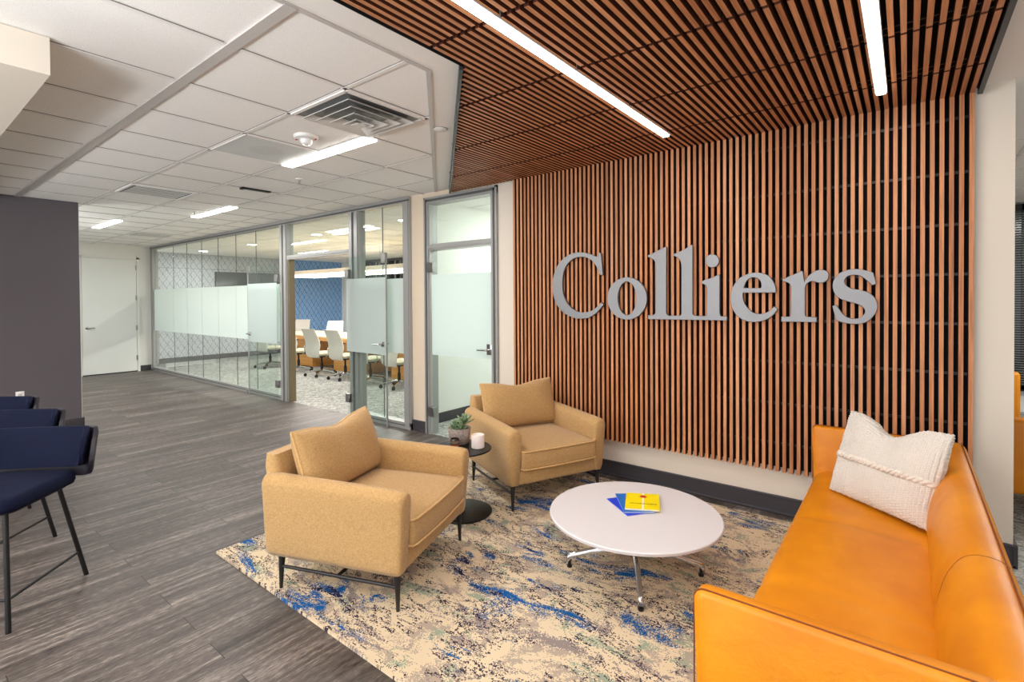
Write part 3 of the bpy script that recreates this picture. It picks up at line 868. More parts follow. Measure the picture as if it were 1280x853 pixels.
# ------------------------------------------------------------ metal letters
LETTERS = {"C":[[[-2.0636,1.9093],[-2.046,1.9038],[-2.0285,1.7242],[-2.0499,1.7205],[-2.0534,1.7277],[-2.0569,1.7348],[-2.0604,1.7419],[-2.0639,1.749],[-2.0674,1.7562],[-2.072,1.7661],[-2.0764,1.7762],[-2.081,1.7862],[-2.086,1.796],[-2.0917,1.8055],[-2.098,1.8144],[-2.1048,1.8231],[-2.1121,1.8314],[-2.1199,1.8394],[-2.1283,1.847],[-2.1364,1.8535],[-2.145,1.8596],[-2.154,1.8651],[-2.1635,1.8701],[-2.1734,1.8742],[-2.1851,1.878],[-2.1972,1.8809],[-2.2095,1.8831],[-2.222,1.8847],[-2.2345,1.8856],[-2.2467,1.8861],[-2.2589,1.886],[-2.271,1.8852],[-2.283,1.8835],[-2.2947,1.8809],[-2.3066,1.8771],[-2.3181,1.8724],[-2.3291,1.8669],[-2.3397,1.8606],[-2.3497,1.8539],[-2.3596,1.8462],[-2.3689,1.838],[-2.3776,1.8292],[-2.3855,1.8199],[-2.3928,1.8102],[-2.3998,1.7992],[-2.4061,1.7878],[-2.4115,1.776],[-2.4162,1.7639],[-2.4202,1.7516],[-2.4237,1.7372],[-2.4262,1.7226],[-2.4281,1.7078],[-2.4294,1.693],[-2.4304,1.6782],[-2.4312,1.6635],[-2.4317,1.6487],[-2.4317,1.6339],[-2.4311,1.6191],[-2.4298,1.6044],[-2.4279,1.5912],[-2.4254,1.5781],[-2.4222,1.5652],[-2.4184,1.5523],[-2.414,1.5396],[-2.4093,1.5281],[-2.404,1.5167],[-2.3981,1.5056],[-2.3915,1.4948],[-2.3842,1.4844],[-2.3758,1.474],[-2.3669,1.464],[-2.3573,1.4544],[-2.3472,1.4454],[-2.3365,1.4369],[-2.3259,1.4294],[-2.3148,1.4224],[-2.3032,1.416],[-2.2912,1.4104],[-2.2789,1.4056],[-2.2689,1.4028],[-2.2586,1.4009],[-2.2481,1.3998],[-2.2376,1.3992],[-2.2271,1.399],[-2.2158,1.399],[-2.2044,1.3995],[-2.1931,1.4004],[-2.182,1.4019],[-2.171,1.4041],[-2.1594,1.407],[-2.148,1.4104],[-2.1368,1.4144],[-2.126,1.419],[-2.1157,1.4241],[-2.1059,1.43],[-2.0967,1.4365],[-2.0878,1.4434],[-2.0793,1.4506],[-2.0709,1.4579],[-2.0652,1.4632],[-2.0597,1.4687],[-2.0544,1.4744],[-2.0493,1.4802],[-2.0443,1.486],[-2.024,1.4685],[-2.0302,1.461],[-2.0365,1.4535],[-2.0429,1.4461],[-2.0495,1.4388],[-2.0563,1.4316],[-2.0647,1.4233],[-2.0733,1.4149],[-2.082,1.4068],[-2.0912,1.3989],[-2.1009,1.3916],[-2.1112,1.3846],[-2.1218,1.378],[-2.1328,1.3719],[-2.1442,1.3663],[-2.1561,1.3615],[-2.1688,1.3574],[-2.1819,1.354],[-2.1952,1.3513],[-2.2087,1.3493],[-2.2223,1.3478],[-2.2357,1.347],[-2.2492,1.3469],[-2.2627,1.3473],[-2.2762,1.3485],[-2.2896,1.3502],[-2.3047,1.3529],[-2.3197,1.3561],[-2.3346,1.36],[-2.3492,1.3646],[-2.3635,1.3699],[-2.3772,1.3758],[-2.3906,1.3823],[-2.4035,1.3895],[-2.416,1.3974],[-2.4279,1.4059],[-2.4402,1.4158],[-2.4519,1.4262],[-2.4629,1.4373],[-2.4731,1.4489],[-2.4822,1.4611],[-2.4919,1.4761],[-2.5006,1.4917],[-2.5083,1.5076],[-2.515,1.5239],[-2.5205,1.5405],[-2.5251,1.5589],[-2.5284,1.5776],[-2.5306,1.5964],[-2.5321,1.6153],[-2.5332,1.6342],[-2.5335,1.6473],[-2.5331,1.6604],[-2.5321,1.6735],[-2.5305,1.6866],[-2.5283,1.6995],[-2.5253,1.7127],[-2.5218,1.7258],[-2.5177,1.7388],[-2.513,1.7515],[-2.5078,1.7641],[-2.5022,1.7764],[-2.496,1.7885],[-2.4894,1.8004],[-2.4821,1.812],[-2.4742,1.8231],[-2.4665,1.8328],[-2.4582,1.842],[-2.4494,1.8508],[-2.44,1.8592],[-2.4302,1.8672],[-2.4191,1.8754],[-2.4076,1.8832],[-2.3957,1.8905],[-2.3834,1.8973],[-2.3707,1.9034],[-2.3596,1.9079],[-2.3481,1.9118],[-2.3363,1.9151],[-2.3244,1.9178],[-2.3123,1.9199],[-2.2989,1.9217],[-2.2853,1.9229],[-2.2717,1.9235],[-2.2581,1.9236],[-2.2446,1.923],[-2.2321,1.9219],[-2.2198,1.9201],[-2.2075,1.9177],[-2.1953,1.915],[-2.1833,1.9121],[-2.173,1.9094],[-2.1628,1.9063],[-2.1528,1.903],[-2.1429,1.8995],[-2.133,1.8958],[-2.1229,1.892],[-2.1129,1.888],[-2.103,1.8838],[-2.0932,1.8796],[-2.0834,1.8754],[-2.0802,1.8775],[-2.0771,1.8798],[-2.0742,1.8822],[-2.0717,1.8848],[-2.0696,1.8877],[-2.0676,1.8918],[-2.0662,1.896],[-2.0651,1.9003],[-2.0643,1.9048]]],"o":[[[-1.6381,1.5187],[-1.6396,1.4968],[-1.6439,1.4752],[-1.6509,1.4543],[-1.6605,1.4345],[-1.6725,1.416],[-1.6869,1.3992],[-1.7033,1.3844],[-1.7216,1.3717],[-1.7414,1.3615],[-1.7624,1.3539],[-1.7843,1.3491],[-1.8067,1.3472],[-1.8292,1.3482],[-1.8515,1.3522],[-1.8731,1.3591],[-1.8938,1.3689],[-1.913,1.3813],[-1.9304,1.3962],[-1.9458,1.4133],[-1.9587,1.4324],[-1.969,1.453],[-1.9765,1.4749],[-1.981,1.4976],[-1.9825,1.5206],[-1.9808,1.5437],[-1.9761,1.5663],[-1.9684,1.5881],[-1.9579,1.6086],[-1.9447,1.6275],[-1.9292,1.6444],[-1.9116,1.6591],[-1.8923,1.6713],[-1.8717,1.6807],[-1.85,1.6874],[-1.8277,1.6911],[-1.8052,1.6919],[-1.7828,1.6897],[-1.761,1.6847],[-1.7401,1.6769],[-1.7204,1.6665],[-1.7022,1.6537],[-1.6859,1.6387],[-1.6717,1.6217],[-1.6598,1.6031],[-1.6504,1.5832],[-1.6436,1.5623],[-1.6395,1.5407]],[[-1.7241,1.52],[-1.7248,1.5021],[-1.727,1.4844],[-1.7305,1.4673],[-1.7353,1.4511],[-1.7414,1.4361],[-1.7485,1.4224],[-1.7567,1.4104],[-1.7657,1.4002],[-1.7755,1.3921],[-1.7858,1.3861],[-1.7965,1.3824],[-1.8074,1.381],[-1.8184,1.382],[-1.8292,1.3855],[-1.8396,1.3912],[-1.8495,1.3992],[-1.8587,1.4093],[-1.867,1.4213],[-1.8743,1.4351],[-1.8805,1.4504],[-1.8854,1.467],[-1.8889,1.4844],[-1.891,1.5026],[-1.8916,1.521],[-1.8908,1.5394],[-1.8885,1.5575],[-1.8849,1.5749],[-1.8798,1.5914],[-1.8735,1.6066],[-1.8661,1.6203],[-1.8577,1.6322],[-1.8484,1.6422],[-1.8384,1.6501],[-1.828,1.6557],[-1.8172,1.659],[-1.8062,1.6599],[-1.7953,1.6584],[-1.7846,1.6546],[-1.7744,1.6485],[-1.7647,1.6402],[-1.7557,1.63],[-1.7477,1.6179],[-1.7407,1.6042],[-1.7348,1.5891],[-1.7301,1.5728],[-1.7267,1.5557],[-1.7247,1.538]]],"lli":[[[-1.6237,1.3548],[-1.6236,1.3844],[-1.6152,1.3841],[-1.6069,1.3839],[-1.5987,1.3842],[-1.5905,1.385],[-1.5825,1.3866],[-1.5786,1.388],[-1.575,1.3901],[-1.5717,1.3928],[-1.5688,1.3958],[-1.5663,1.3991],[-1.5649,1.402],[-1.5641,1.4052],[-1.5637,1.4085],[-1.5636,1.4119],[-1.5638,1.4154],[-1.561,1.7366],[-1.5605,1.748],[-1.5602,1.7594],[-1.5604,1.7708],[-1.561,1.7822],[-1.5624,1.7935],[-1.5637,1.7997],[-1.5656,1.8058],[-1.5682,1.8117],[-1.5713,1.8173],[-1.575,1.8226],[-1.5793,1.827],[-1.5842,1.8307],[-1.5895,1.834],[-1.595,1.8371],[-1.6005,1.8403],[-1.6049,1.8428],[-1.6095,1.8451],[-1.6142,1.8472],[-1.6189,1.8493],[-1.6236,1.8514],[-1.6253,1.8613],[-1.6159,1.8643],[-1.6065,1.8674],[-1.5973,1.8705],[-1.5881,1.8738],[-1.5791,1.8773],[-1.5679,1.8821],[-1.557,1.8872],[-1.5461,1.8923],[-1.5352,1.8974],[-1.5243,1.9022],[-1.5156,1.9059],[-1.5068,1.9094],[-1.498,1.9128],[-1.4892,1.9161],[-1.4804,1.9194],[-1.4779,1.9136],[-1.4803,1.4203],[-1.48,1.4149],[-1.4796,1.4096],[-1.4788,1.4044],[-1.4775,1.3994],[-1.4754,1.3946],[-1.4732,1.3914],[-1.4704,1.3886],[-1.4671,1.3862],[-1.4636,1.3841],[-1.4599,1.382],[-1.375,1.3833],[-1.3717,1.3844],[-1.3684,1.3857],[-1.3654,1.3871],[-1.3628,1.389],[-1.3607,1.3915],[-1.359,1.3947],[-1.3581,1.3982],[-1.3576,1.4019],[-1.3575,1.4057],[-1.3575,1.4096],[-1.3566,1.7364],[-1.3565,1.7468],[-1.3565,1.7571],[-1.3569,1.7673],[-1.3579,1.7776],[-1.3596,1.7877],[-1.3616,1.7953],[-1.3641,1.8029],[-1.3672,1.8102],[-1.371,1.8173],[-1.3754,1.824],[-1.379,1.8279],[-1.3833,1.8312],[-1.3881,1.8341],[-1.393,1.8367],[-1.3978,1.8394],[-1.4016,1.8416],[-1.4056,1.8437],[-1.4096,1.8456],[-1.4137,1.8475],[-1.4178,1.8493],[-1.4194,1.8581],[-1.4069,1.8622],[-1.3944,1.8663],[-1.3821,1.8705],[-1.3699,1.8749],[-1.3578,1.8796],[-1.3489,1.8834],[-1.3402,1.8874],[-1.3315,1.8916],[-1.323,1.8959],[-1.3145,1.9003],[-1.3074,1.904],[-1.3004,1.9079],[-1.2934,1.9118],[-1.2864,1.9157],[-1.2795,1.9197],[-1.2757,1.9132],[-1.2769,1.4145],[-1.2764,1.4098],[-1.2758,1.4053],[-1.2749,1.4009],[-1.2735,1.3967],[-1.2715,1.3927],[-1.2695,1.3902],[-1.267,1.3881],[-1.2641,1.3864],[-1.261,1.385],[-1.2577,1.3836],[-1.1819,1.3833],[-1.1792,1.3844],[-1.1766,1.3857],[-1.1742,1.3871],[-1.1722,1.3889],[-1.1706,1.3911],[-1.169,1.395],[-1.168,1.399],[-1.1674,1.4032],[-1.1671,1.4075],[-1.1669,1.4118],[-1.1651,1.5684],[-1.1651,1.5747],[-1.1653,1.5809],[-1.1657,1.587],[-1.1666,1.5931],[-1.168,1.599],[-1.1695,1.6033],[-1.1716,1.6075],[-1.174,1.6114],[-1.1768,1.6151],[-1.1799,1.6184],[-1.1828,1.6206],[-1.1861,1.6222],[-1.1896,1.6235],[-1.1931,1.6248],[-1.1964,1.6264],[-1.1991,1.6281],[-1.2017,1.63],[-1.2042,1.6319],[-1.2067,1.6339],[-1.2092,1.636],[-1.2092,1.6421],[-1.2005,1.6449],[-1.1919,1.6477],[-1.1834,1.6505],[-1.1749,1.6533],[-1.1664,1.6563],[-1.1574,1.6594],[-1.1485,1.6626],[-1.1396,1.6658],[-1.1308,1.6691],[-1.122,1.6724],[-1.1139,1.6756],[-1.1058,1.679],[-1.0978,1.6824],[-1.0898,1.6858],[-1.0819,1.6892],[-1.0797,1.6801],[-1.0802,1.4166],[-1.0798,1.4111],[-1.0792,1.4057],[-1.0784,1.4004],[-1.0771,1.3952],[-1.0752,1.3903],[-1.0737,1.3881],[-1.0718,1.3864],[-1.0695,1.3851],[-1.067,1.3839],[-1.0643,1.3829],[-1.03,1.3835],[-1.03,1.3573]],[[-1.0846,1.7901],[-1.0853,1.7821],[-1.0874,1.7743],[-1.0908,1.7671],[-1.0954,1.7607],[-1.101,1.7552],[-1.1076,1.7508],[-1.1149,1.7476],[-1.1227,1.7459],[-1.1307,1.7455],[-1.1388,1.7466],[-1.1466,1.749],[-1.1539,1.7528],[-1.1606,1.7578],[-1.1664,1.7639],[-1.1711,1.7709],[-1.1745,1.7786],[-1.1766,1.7866],[-1.1773,1.7949],[-1.1766,1.8031],[-1.1744,1.8109],[-1.171,1.8182],[-1.1663,1.8247],[-1.1605,1.8302],[-1.1538,1.8345],[-1.1464,1.8376],[-1.1386,1.8392],[-1.1305,1.8395],[-1.1225,1.8383],[-1.1147,1.8357],[-1.1075,1.8318],[-1.1009,1.8268],[-1.0953,1.8207],[-1.0907,1.8138],[-1.0874,1.8062],[-1.0853,1.7983]]],"e":[[[-0.9205,1.5567],[-0.7113,1.5556],[-0.7105,1.5581],[-0.7098,1.5606],[-0.7093,1.5632],[-0.709,1.5658],[-0.709,1.5684],[-0.7095,1.5752],[-0.7103,1.582],[-0.7113,1.5887],[-0.7127,1.5953],[-0.7145,1.6019],[-0.7171,1.6095],[-0.72,1.617],[-0.7233,1.6243],[-0.7269,1.6314],[-0.7308,1.6383],[-0.7348,1.6447],[-0.7392,1.6509],[-0.7438,1.6569],[-0.7488,1.6624],[-0.7542,1.6674],[-0.7603,1.6721],[-0.7667,1.6762],[-0.7734,1.6798],[-0.7803,1.6829],[-0.7874,1.6857],[-0.7948,1.6881],[-0.8024,1.6901],[-0.8101,1.6916],[-0.8179,1.6927],[-0.8257,1.6933],[-0.8345,1.6937],[-0.8432,1.6936],[-0.852,1.6931],[-0.8608,1.6922],[-0.8695,1.6907],[-0.8781,1.6888],[-0.8866,1.6864],[-0.8951,1.6835],[-0.9034,1.6801],[-0.9114,1.6763],[-0.9195,1.6719],[-0.9273,1.6671],[-0.9349,1.6618],[-0.9422,1.656],[-0.949,1.6497],[-0.956,1.6421],[-0.9625,1.6341],[-0.9686,1.6256],[-0.9742,1.6167],[-0.9794,1.6075],[-0.984,1.5984],[-0.9882,1.589],[-0.9918,1.5793],[-0.9949,1.5694],[-0.9974,1.5593],[-0.999,1.5497],[-1.0,1.54],[-1.0004,1.5303],[-1.0003,1.5205],[-1.0,1.5107],[-0.9994,1.4998],[-0.9984,1.4888],[-0.997,1.4779],[-0.9951,1.4672],[-0.9924,1.4567],[-0.989,1.4464],[-0.985,1.4364],[-0.9805,1.4266],[-0.9753,1.4172],[-0.9695,1.4084],[-0.9634,1.4004],[-0.9567,1.3931],[-0.9496,1.3862],[-0.9421,1.3799],[-0.9342,1.374],[-0.9268,1.3691],[-0.919,1.3648],[-0.911,1.361],[-0.9028,1.3578],[-0.8944,1.3551],[-0.8857,1.353],[-0.8769,1.3516],[-0.868,1.3508],[-0.8591,1.3504],[-0.8502,1.3503],[-0.8414,1.3505],[-0.8326,1.3511],[-0.8239,1.3521],[-0.8152,1.3535],[-0.8067,1.3554],[-0.7978,1.3579],[-0.789,1.3607],[-0.7804,1.364],[-0.772,1.3677],[-0.7638,1.372],[-0.7557,1.3769],[-0.7478,1.3822],[-0.7403,1.3881],[-0.733,1.3943],[-0.7262,1.4011],[-0.7201,1.4082],[-0.7144,1.4157],[-0.7092,1.4236],[-0.7042,1.4317],[-0.6993,1.44],[-0.7192,1.4563],[-0.7231,1.4511],[-0.7271,1.446],[-0.7312,1.441],[-0.7356,1.4363],[-0.7402,1.4319],[-0.7455,1.4276],[-0.751,1.4235],[-0.7566,1.4198],[-0.7625,1.4164],[-0.7685,1.4135],[-0.7749,1.4108],[-0.7815,1.4085],[-0.7882,1.4067],[-0.795,1.4052],[-0.8019,1.4042],[-0.8076,1.4037],[-0.8134,1.4036],[-0.8192,1.404],[-0.825,1.4048],[-0.8308,1.4059],[-0.8368,1.4074],[-0.8429,1.4093],[-0.8488,1.4116],[-0.8545,1.4143],[-0.8599,1.4176],[-0.8664,1.4226],[-0.8726,1.428],[-0.8784,1.4339],[-0.884,1.4401],[-0.8894,1.4465],[-0.8939,1.4524],[-0.8982,1.4585],[-0.9022,1.4649],[-0.9059,1.4715],[-0.9092,1.4783],[-0.912,1.4855],[-0.9145,1.4929],[-0.9166,1.5004],[-0.9184,1.508],[-0.9201,1.5156],[-0.9208,1.5199],[-0.9212,1.5241],[-0.9214,1.5284],[-0.9215,1.5327],[-0.9216,1.537],[-0.9215,1.5409],[-0.9214,1.5449],[-0.9212,1.5488],[-0.9209,1.5528]],[[-0.915,1.5859],[-0.9138,1.5928],[-0.9124,1.5996],[-0.9108,1.6063],[-0.9089,1.6129],[-0.9065,1.6193],[-0.9038,1.6255],[-0.9008,1.6316],[-0.8974,1.6375],[-0.8935,1.643],[-0.8892,1.648],[-0.8849,1.6518],[-0.8802,1.655],[-0.8751,1.6577],[-0.8699,1.6601],[-0.8646,1.6621],[-0.8608,1.6631],[-0.8569,1.6638],[-0.853,1.664],[-0.849,1.6639],[-0.8451,1.6636],[-0.8401,1.6629],[-0.8351,1.6619],[-0.8302,1.6607],[-0.8254,1.6589],[-0.8209,1.6565],[-0.8169,1.6536],[-0.8132,1.6502],[-0.8098,1.6463],[-0.8067,1.6422],[-0.8041,1.6377],[-0.8019,1.6328],[-0.8002,1.6276],[-0.7989,1.6223],[-0.7978,1.6169],[-0.797,1.6115],[-0.7964,1.6078],[-0.7959,1.604],[-0.7958,1.6003],[-0.7961,1.5967],[-0.797,1.5932],[-0.7983,1.5907],[-0.8002,1.5887],[-0.8024,1.5869],[-0.8049,1.5854],[-0.8075,1.584]]],"r":[[[-0.6715,1.3569],[-0.6715,1.3876],[-0.6647,1.3876],[-0.6578,1.3876],[-0.651,1.3877],[-0.6442,1.3879],[-0.6374,1.3881],[-0.6342,1.3881],[-0.6309,1.388],[-0.6277,1.3881],[-0.6246,1.3886],[-0.6217,1.3899],[-0.6196,1.3917],[-0.6181,1.394],[-0.6168,1.3967],[-0.6158,1.3996],[-0.6149,1.4027],[-0.6127,1.5795],[-0.6131,1.5843],[-0.6137,1.589],[-0.6145,1.5936],[-0.6156,1.598],[-0.6172,1.6023],[-0.6192,1.6065],[-0.6216,1.6104],[-0.6244,1.614],[-0.6274,1.6174],[-0.6307,1.6204],[-0.6335,1.6223],[-0.6366,1.6237],[-0.6399,1.6248],[-0.6432,1.6257],[-0.6465,1.6268],[-0.6503,1.6283],[-0.6541,1.6297],[-0.6579,1.6312],[-0.6617,1.6326],[-0.6656,1.634],[-0.6656,1.6406],[-0.6554,1.6456],[-0.6452,1.6507],[-0.6351,1.6556],[-0.625,1.6606],[-0.6149,1.6654],[-0.6078,1.6688],[-0.6007,1.672],[-0.5935,1.6753],[-0.5864,1.6785],[-0.5793,1.6818],[-0.574,1.6843],[-0.5687,1.6868],[-0.5635,1.6893],[-0.5582,1.6918],[-0.5529,1.6943],[-0.5477,1.6891],[-0.547,1.6819],[-0.5462,1.6746],[-0.5453,1.6674],[-0.5444,1.6602],[-0.5433,1.6531],[-0.5421,1.6462],[-0.5408,1.6394],[-0.5394,1.6326],[-0.5379,1.6258],[-0.5363,1.619],[-0.5347,1.6234],[-0.533,1.6278],[-0.5311,1.6321],[-0.5291,1.6362],[-0.5268,1.6401],[-0.5229,1.6459],[-0.5187,1.6514],[-0.5144,1.6568],[-0.5099,1.6619],[-0.5052,1.6667],[-0.4996,1.6721],[-0.4938,1.6773],[-0.4879,1.6822],[-0.4817,1.6865],[-0.4752,1.6903],[-0.4696,1.6928],[-0.4637,1.6947],[-0.4577,1.6961],[-0.4517,1.697],[-0.4456,1.6975],[-0.4405,1.6975],[-0.4354,1.6972],[-0.4303,1.6964],[-0.4253,1.695],[-0.4205,1.6931],[-0.4168,1.691],[-0.4133,1.6883],[-0.41,1.6852],[-0.4071,1.6817],[-0.4047,1.6779],[-0.403,1.6743],[-0.4018,1.6705],[-0.4011,1.6664],[-0.4008,1.6623],[-0.4009,1.6583],[-0.4015,1.6532],[-0.4024,1.6481],[-0.4037,1.6431],[-0.4055,1.6385],[-0.4079,1.6343],[-0.4113,1.6299],[-0.4152,1.626],[-0.4195,1.6227],[-0.424,1.6199],[-0.4288,1.6178],[-0.4336,1.6164],[-0.4386,1.6158],[-0.4438,1.6158],[-0.4489,1.6163],[-0.454,1.6169],[-0.4591,1.6181],[-0.4642,1.62],[-0.4692,1.622],[-0.4743,1.624],[-0.4795,1.6255],[-0.4837,1.6263],[-0.488,1.6271],[-0.4923,1.6275],[-0.4966,1.6275],[-0.5009,1.627],[-0.5046,1.626],[-0.5082,1.6245],[-0.5117,1.6225],[-0.515,1.6202],[-0.5181,1.6176],[-0.5213,1.6142],[-0.5242,1.6106],[-0.5268,1.6066],[-0.5291,1.6024],[-0.5311,1.598],[-0.5326,1.5933],[-0.5337,1.5884],[-0.5345,1.5834],[-0.535,1.5783],[-0.5354,1.5732],[-0.5354,1.4138],[-0.5353,1.4093],[-0.535,1.4049],[-0.5343,1.4008],[-0.5331,1.3971],[-0.531,1.3939],[-0.5282,1.3915],[-0.525,1.3899],[-0.5214,1.389],[-0.5176,1.3885],[-0.5137,1.3882],[-0.4687,1.3875],[-0.4687,1.358]]],"s":[[[-0.3764,1.4615],[-0.3594,1.4686],[-0.3562,1.4634],[-0.353,1.4582],[-0.3498,1.453],[-0.3466,1.4478],[-0.3434,1.4427],[-0.339,1.4355],[-0.3347,1.4282],[-0.3303,1.421],[-0.3257,1.4142],[-0.3206,1.4078],[-0.3157,1.4027],[-0.3105,1.398],[-0.3051,1.3938],[-0.2994,1.39],[-0.2936,1.3867],[-0.2885,1.3845],[-0.2832,1.3828],[-0.2778,1.3816],[-0.2723,1.3808],[-0.2669,1.3803],[-0.262,1.3802],[-0.257,1.3804],[-0.2522,1.381],[-0.2473,1.382],[-0.2426,1.3834],[-0.238,1.3852],[-0.2334,1.3873],[-0.229,1.3898],[-0.2247,1.3927],[-0.2208,1.396],[-0.2171,1.3996],[-0.2136,1.4035],[-0.2104,1.4077],[-0.2077,1.4123],[-0.2056,1.4173],[-0.2045,1.4219],[-0.2039,1.4267],[-0.204,1.4316],[-0.2046,1.4364],[-0.2056,1.4411],[-0.2074,1.4459],[-0.2096,1.4504],[-0.2123,1.4547],[-0.2154,1.4586],[-0.2187,1.4621],[-0.2231,1.4658],[-0.2277,1.4691],[-0.2326,1.4719],[-0.2377,1.4745],[-0.2427,1.4768],[-0.2488,1.4794],[-0.2549,1.4816],[-0.2612,1.4836],[-0.2674,1.4855],[-0.2737,1.4875],[-0.2808,1.4898],[-0.288,1.492],[-0.2952,1.4942],[-0.3023,1.4966],[-0.3095,1.4993],[-0.316,1.502],[-0.3225,1.5048],[-0.329,1.5079],[-0.3352,1.5115],[-0.3412,1.5157],[-0.3464,1.5202],[-0.3514,1.5252],[-0.356,1.5307],[-0.3603,1.5367],[-0.3641,1.543],[-0.367,1.549],[-0.3695,1.5554],[-0.3715,1.562],[-0.373,1.5688],[-0.3743,1.5757],[-0.3751,1.5822],[-0.3755,1.5887],[-0.3755,1.5953],[-0.3751,1.6019],[-0.3743,1.6083],[-0.3731,1.6151],[-0.3715,1.6218],[-0.3695,1.6284],[-0.3671,1.6346],[-0.3642,1.6406],[-0.3604,1.6472],[-0.3561,1.6535],[-0.3515,1.6593],[-0.3466,1.6647],[-0.3413,1.6696],[-0.3355,1.6742],[-0.3293,1.6782],[-0.3229,1.6817],[-0.3163,1.6847],[-0.3097,1.6873],[-0.3018,1.6897],[-0.2938,1.6916],[-0.2857,1.6931],[-0.2776,1.6941],[-0.2695,1.6948],[-0.2624,1.695],[-0.2554,1.6948],[-0.2483,1.6942],[-0.2413,1.6933],[-0.2343,1.6923],[-0.2272,1.6909],[-0.2202,1.6892],[-0.2133,1.6873],[-0.2064,1.6852],[-0.1996,1.683],[-0.1926,1.6804],[-0.1857,1.6777],[-0.1788,1.6747],[-0.172,1.6717],[-0.1653,1.6686],[-0.1516,1.603],[-0.1673,1.594],[-0.1719,1.5992],[-0.1766,1.6044],[-0.1813,1.6095],[-0.186,1.6146],[-0.1908,1.6197],[-0.1967,1.6259],[-0.2026,1.6322],[-0.2085,1.6383],[-0.2147,1.6442],[-0.2212,1.6495],[-0.2252,1.6523],[-0.2295,1.6545],[-0.2339,1.6564],[-0.2384,1.658],[-0.243,1.6592],[-0.2482,1.6604],[-0.2535,1.6613],[-0.2588,1.6618],[-0.2641,1.662],[-0.2695,1.6617],[-0.2749,1.6612],[-0.2804,1.6603],[-0.2859,1.659],[-0.2911,1.6572],[-0.2962,1.6546],[-0.3,1.652],[-0.3036,1.6488],[-0.3068,1.6451],[-0.3096,1.6409],[-0.3119,1.6364],[-0.3134,1.6319],[-0.3145,1.627],[-0.315,1.6221],[-0.3149,1.6171],[-0.3141,1.6123],[-0.3124,1.6067],[-0.3102,1.6014],[-0.3074,1.5964],[-0.3042,1.5919],[-0.3006,1.5878],[-0.2957,1.5834],[-0.2905,1.5797],[-0.2851,1.5764],[-0.2795,1.5737],[-0.2738,1.5713],[-0.2659,1.5686],[-0.258,1.5667],[-0.25,1.5651],[-0.242,1.5635],[-0.2341,1.5616],[-0.227,1.5597],[-0.22,1.5578],[-0.213,1.5557],[-0.2061,1.5534],[-0.1993,1.5505],[-0.1938,1.5477],[-0.1885,1.5446],[-0.1833,1.5411],[-0.1783,1.5372],[-0.1735,1.5329],[-0.1691,1.5283],[-0.1649,1.5234],[-0.161,1.5181],[-0.1575,1.5126],[-0.1544,1.5067],[-0.1515,1.5003],[-0.1491,1.4937],[-0.147,1.4869],[-0.1455,1.4799],[-0.1446,1.4728],[-0.1442,1.4654],[-0.1443,1.458],[-0.145,1.4507],[-0.1462,1.4434],[-0.1479,1.4363],[-0.15,1.4295],[-0.1527,1.423],[-0.1557,1.4168],[-0.1591,1.4107],[-0.1627,1.4048],[-0.1668,1.3984],[-0.1712,1.3921],[-0.1758,1.3861],[-0.1808,1.3806],[-0.1861,1.3756],[-0.1925,1.3706],[-0.1992,1.3662],[-0.2062,1.3624],[-0.2134,1.3591],[-0.2207,1.3564],[-0.2284,1.3542],[-0.2362,1.3528],[-0.2442,1.3519],[-0.2522,1.3514],[-0.2602,1.3511],[-0.2682,1.3511],[-0.2762,1.3515],[-0.2842,1.3522],[-0.2923,1.3532],[-0.3003,1.3544],[-0.3067,1.3557],[-0.313,1.3574],[-0.3193,1.3593],[-0.3256,1.3613],[-0.3319,1.3634],[-0.3369,1.365],[-0.342,1.3667],[-0.347,1.3684],[-0.352,1.3702],[-0.357,1.372]]]}
sg = thing('wall_sign', 'raised brushed metal serif lettering mounted on the walnut slat wall', 'sign', (-1.34, 3.86, 1.35))
def make_letter(key):
    cu = bpy.data.curves.new('letter', 'CURVE')
    cu.dimensions = '2D'
    cu.fill_mode = 'BOTH'
    cu.extrude = 0.011
    cu.bevel_depth = 0.0025
    cu.bevel_resolution = 1
    for ct in LETTERS[key]:
        s = cu.splines.new('POLY')
        s.points.add(len(ct) - 1)
        for k, (x, z) in enumerate(ct):
            s.points[k].co = (x + 1.34, z - 1.35, 0, 1)
        s.use_cyclic_u = True
    tmp = bpy.data.objects.new('tmp', cu)
    COL.objects.link(tmp)
    dg = bpy.context.evaluated_depsgraph_get()
    dg.update()
    me = bpy.data.meshes.new_from_object(tmp.evaluated_get(dg))
    bpy.data.objects.remove(tmp)
    me.transform(Matrix.Rotation(PI / 2, 4, 'X'))
    me.materials.clear()
    me.materials.append(M['letter'])
    o = bpy.data.objects.new('letter', me)
    COL.objects.link(o)
    o.parent = sg
for k in ('C', 'o', 'lli', 'e', 'r', 's'):
    make_letter(k)

# ============================================================ CEILING FITTINGS
def lin_light(label, x0, x1, y, power=34):
    r = thing('linear_ceiling_light', label, 'ceiling light', ((x0 + x1) / 2, y, CZ), 0, 'linear lights in the tile ceiling')
    l = (x1 - x0) / 2
    bx('housing', (-l - 0.008, -0.058, -0.008), (l + 0.008, 0.058, 0.0), M['white_metal'], r)
    bx('diffuser', (-l, -0.05, -0.022), (l, 0.05, -0.008), M['emit_cool'], r, 0.004)
    area('lamp', (0, 0, -0.026), 2 * l, 0.1, power * 0.85, (1, 0.965, 0.93), parent=r)
    return r
lin_light('long lit linear ceiling light beside the large square air diffuser', -4.30, -3.10, 2.312)
lin_light('middle lit linear ceiling light between the black ceiling slot and the ribbed vent', -7.93, -6.72, 2.90)
lin_light('small far lit linear ceiling light above the white hall door', -10.25, -9.08, 2.31)

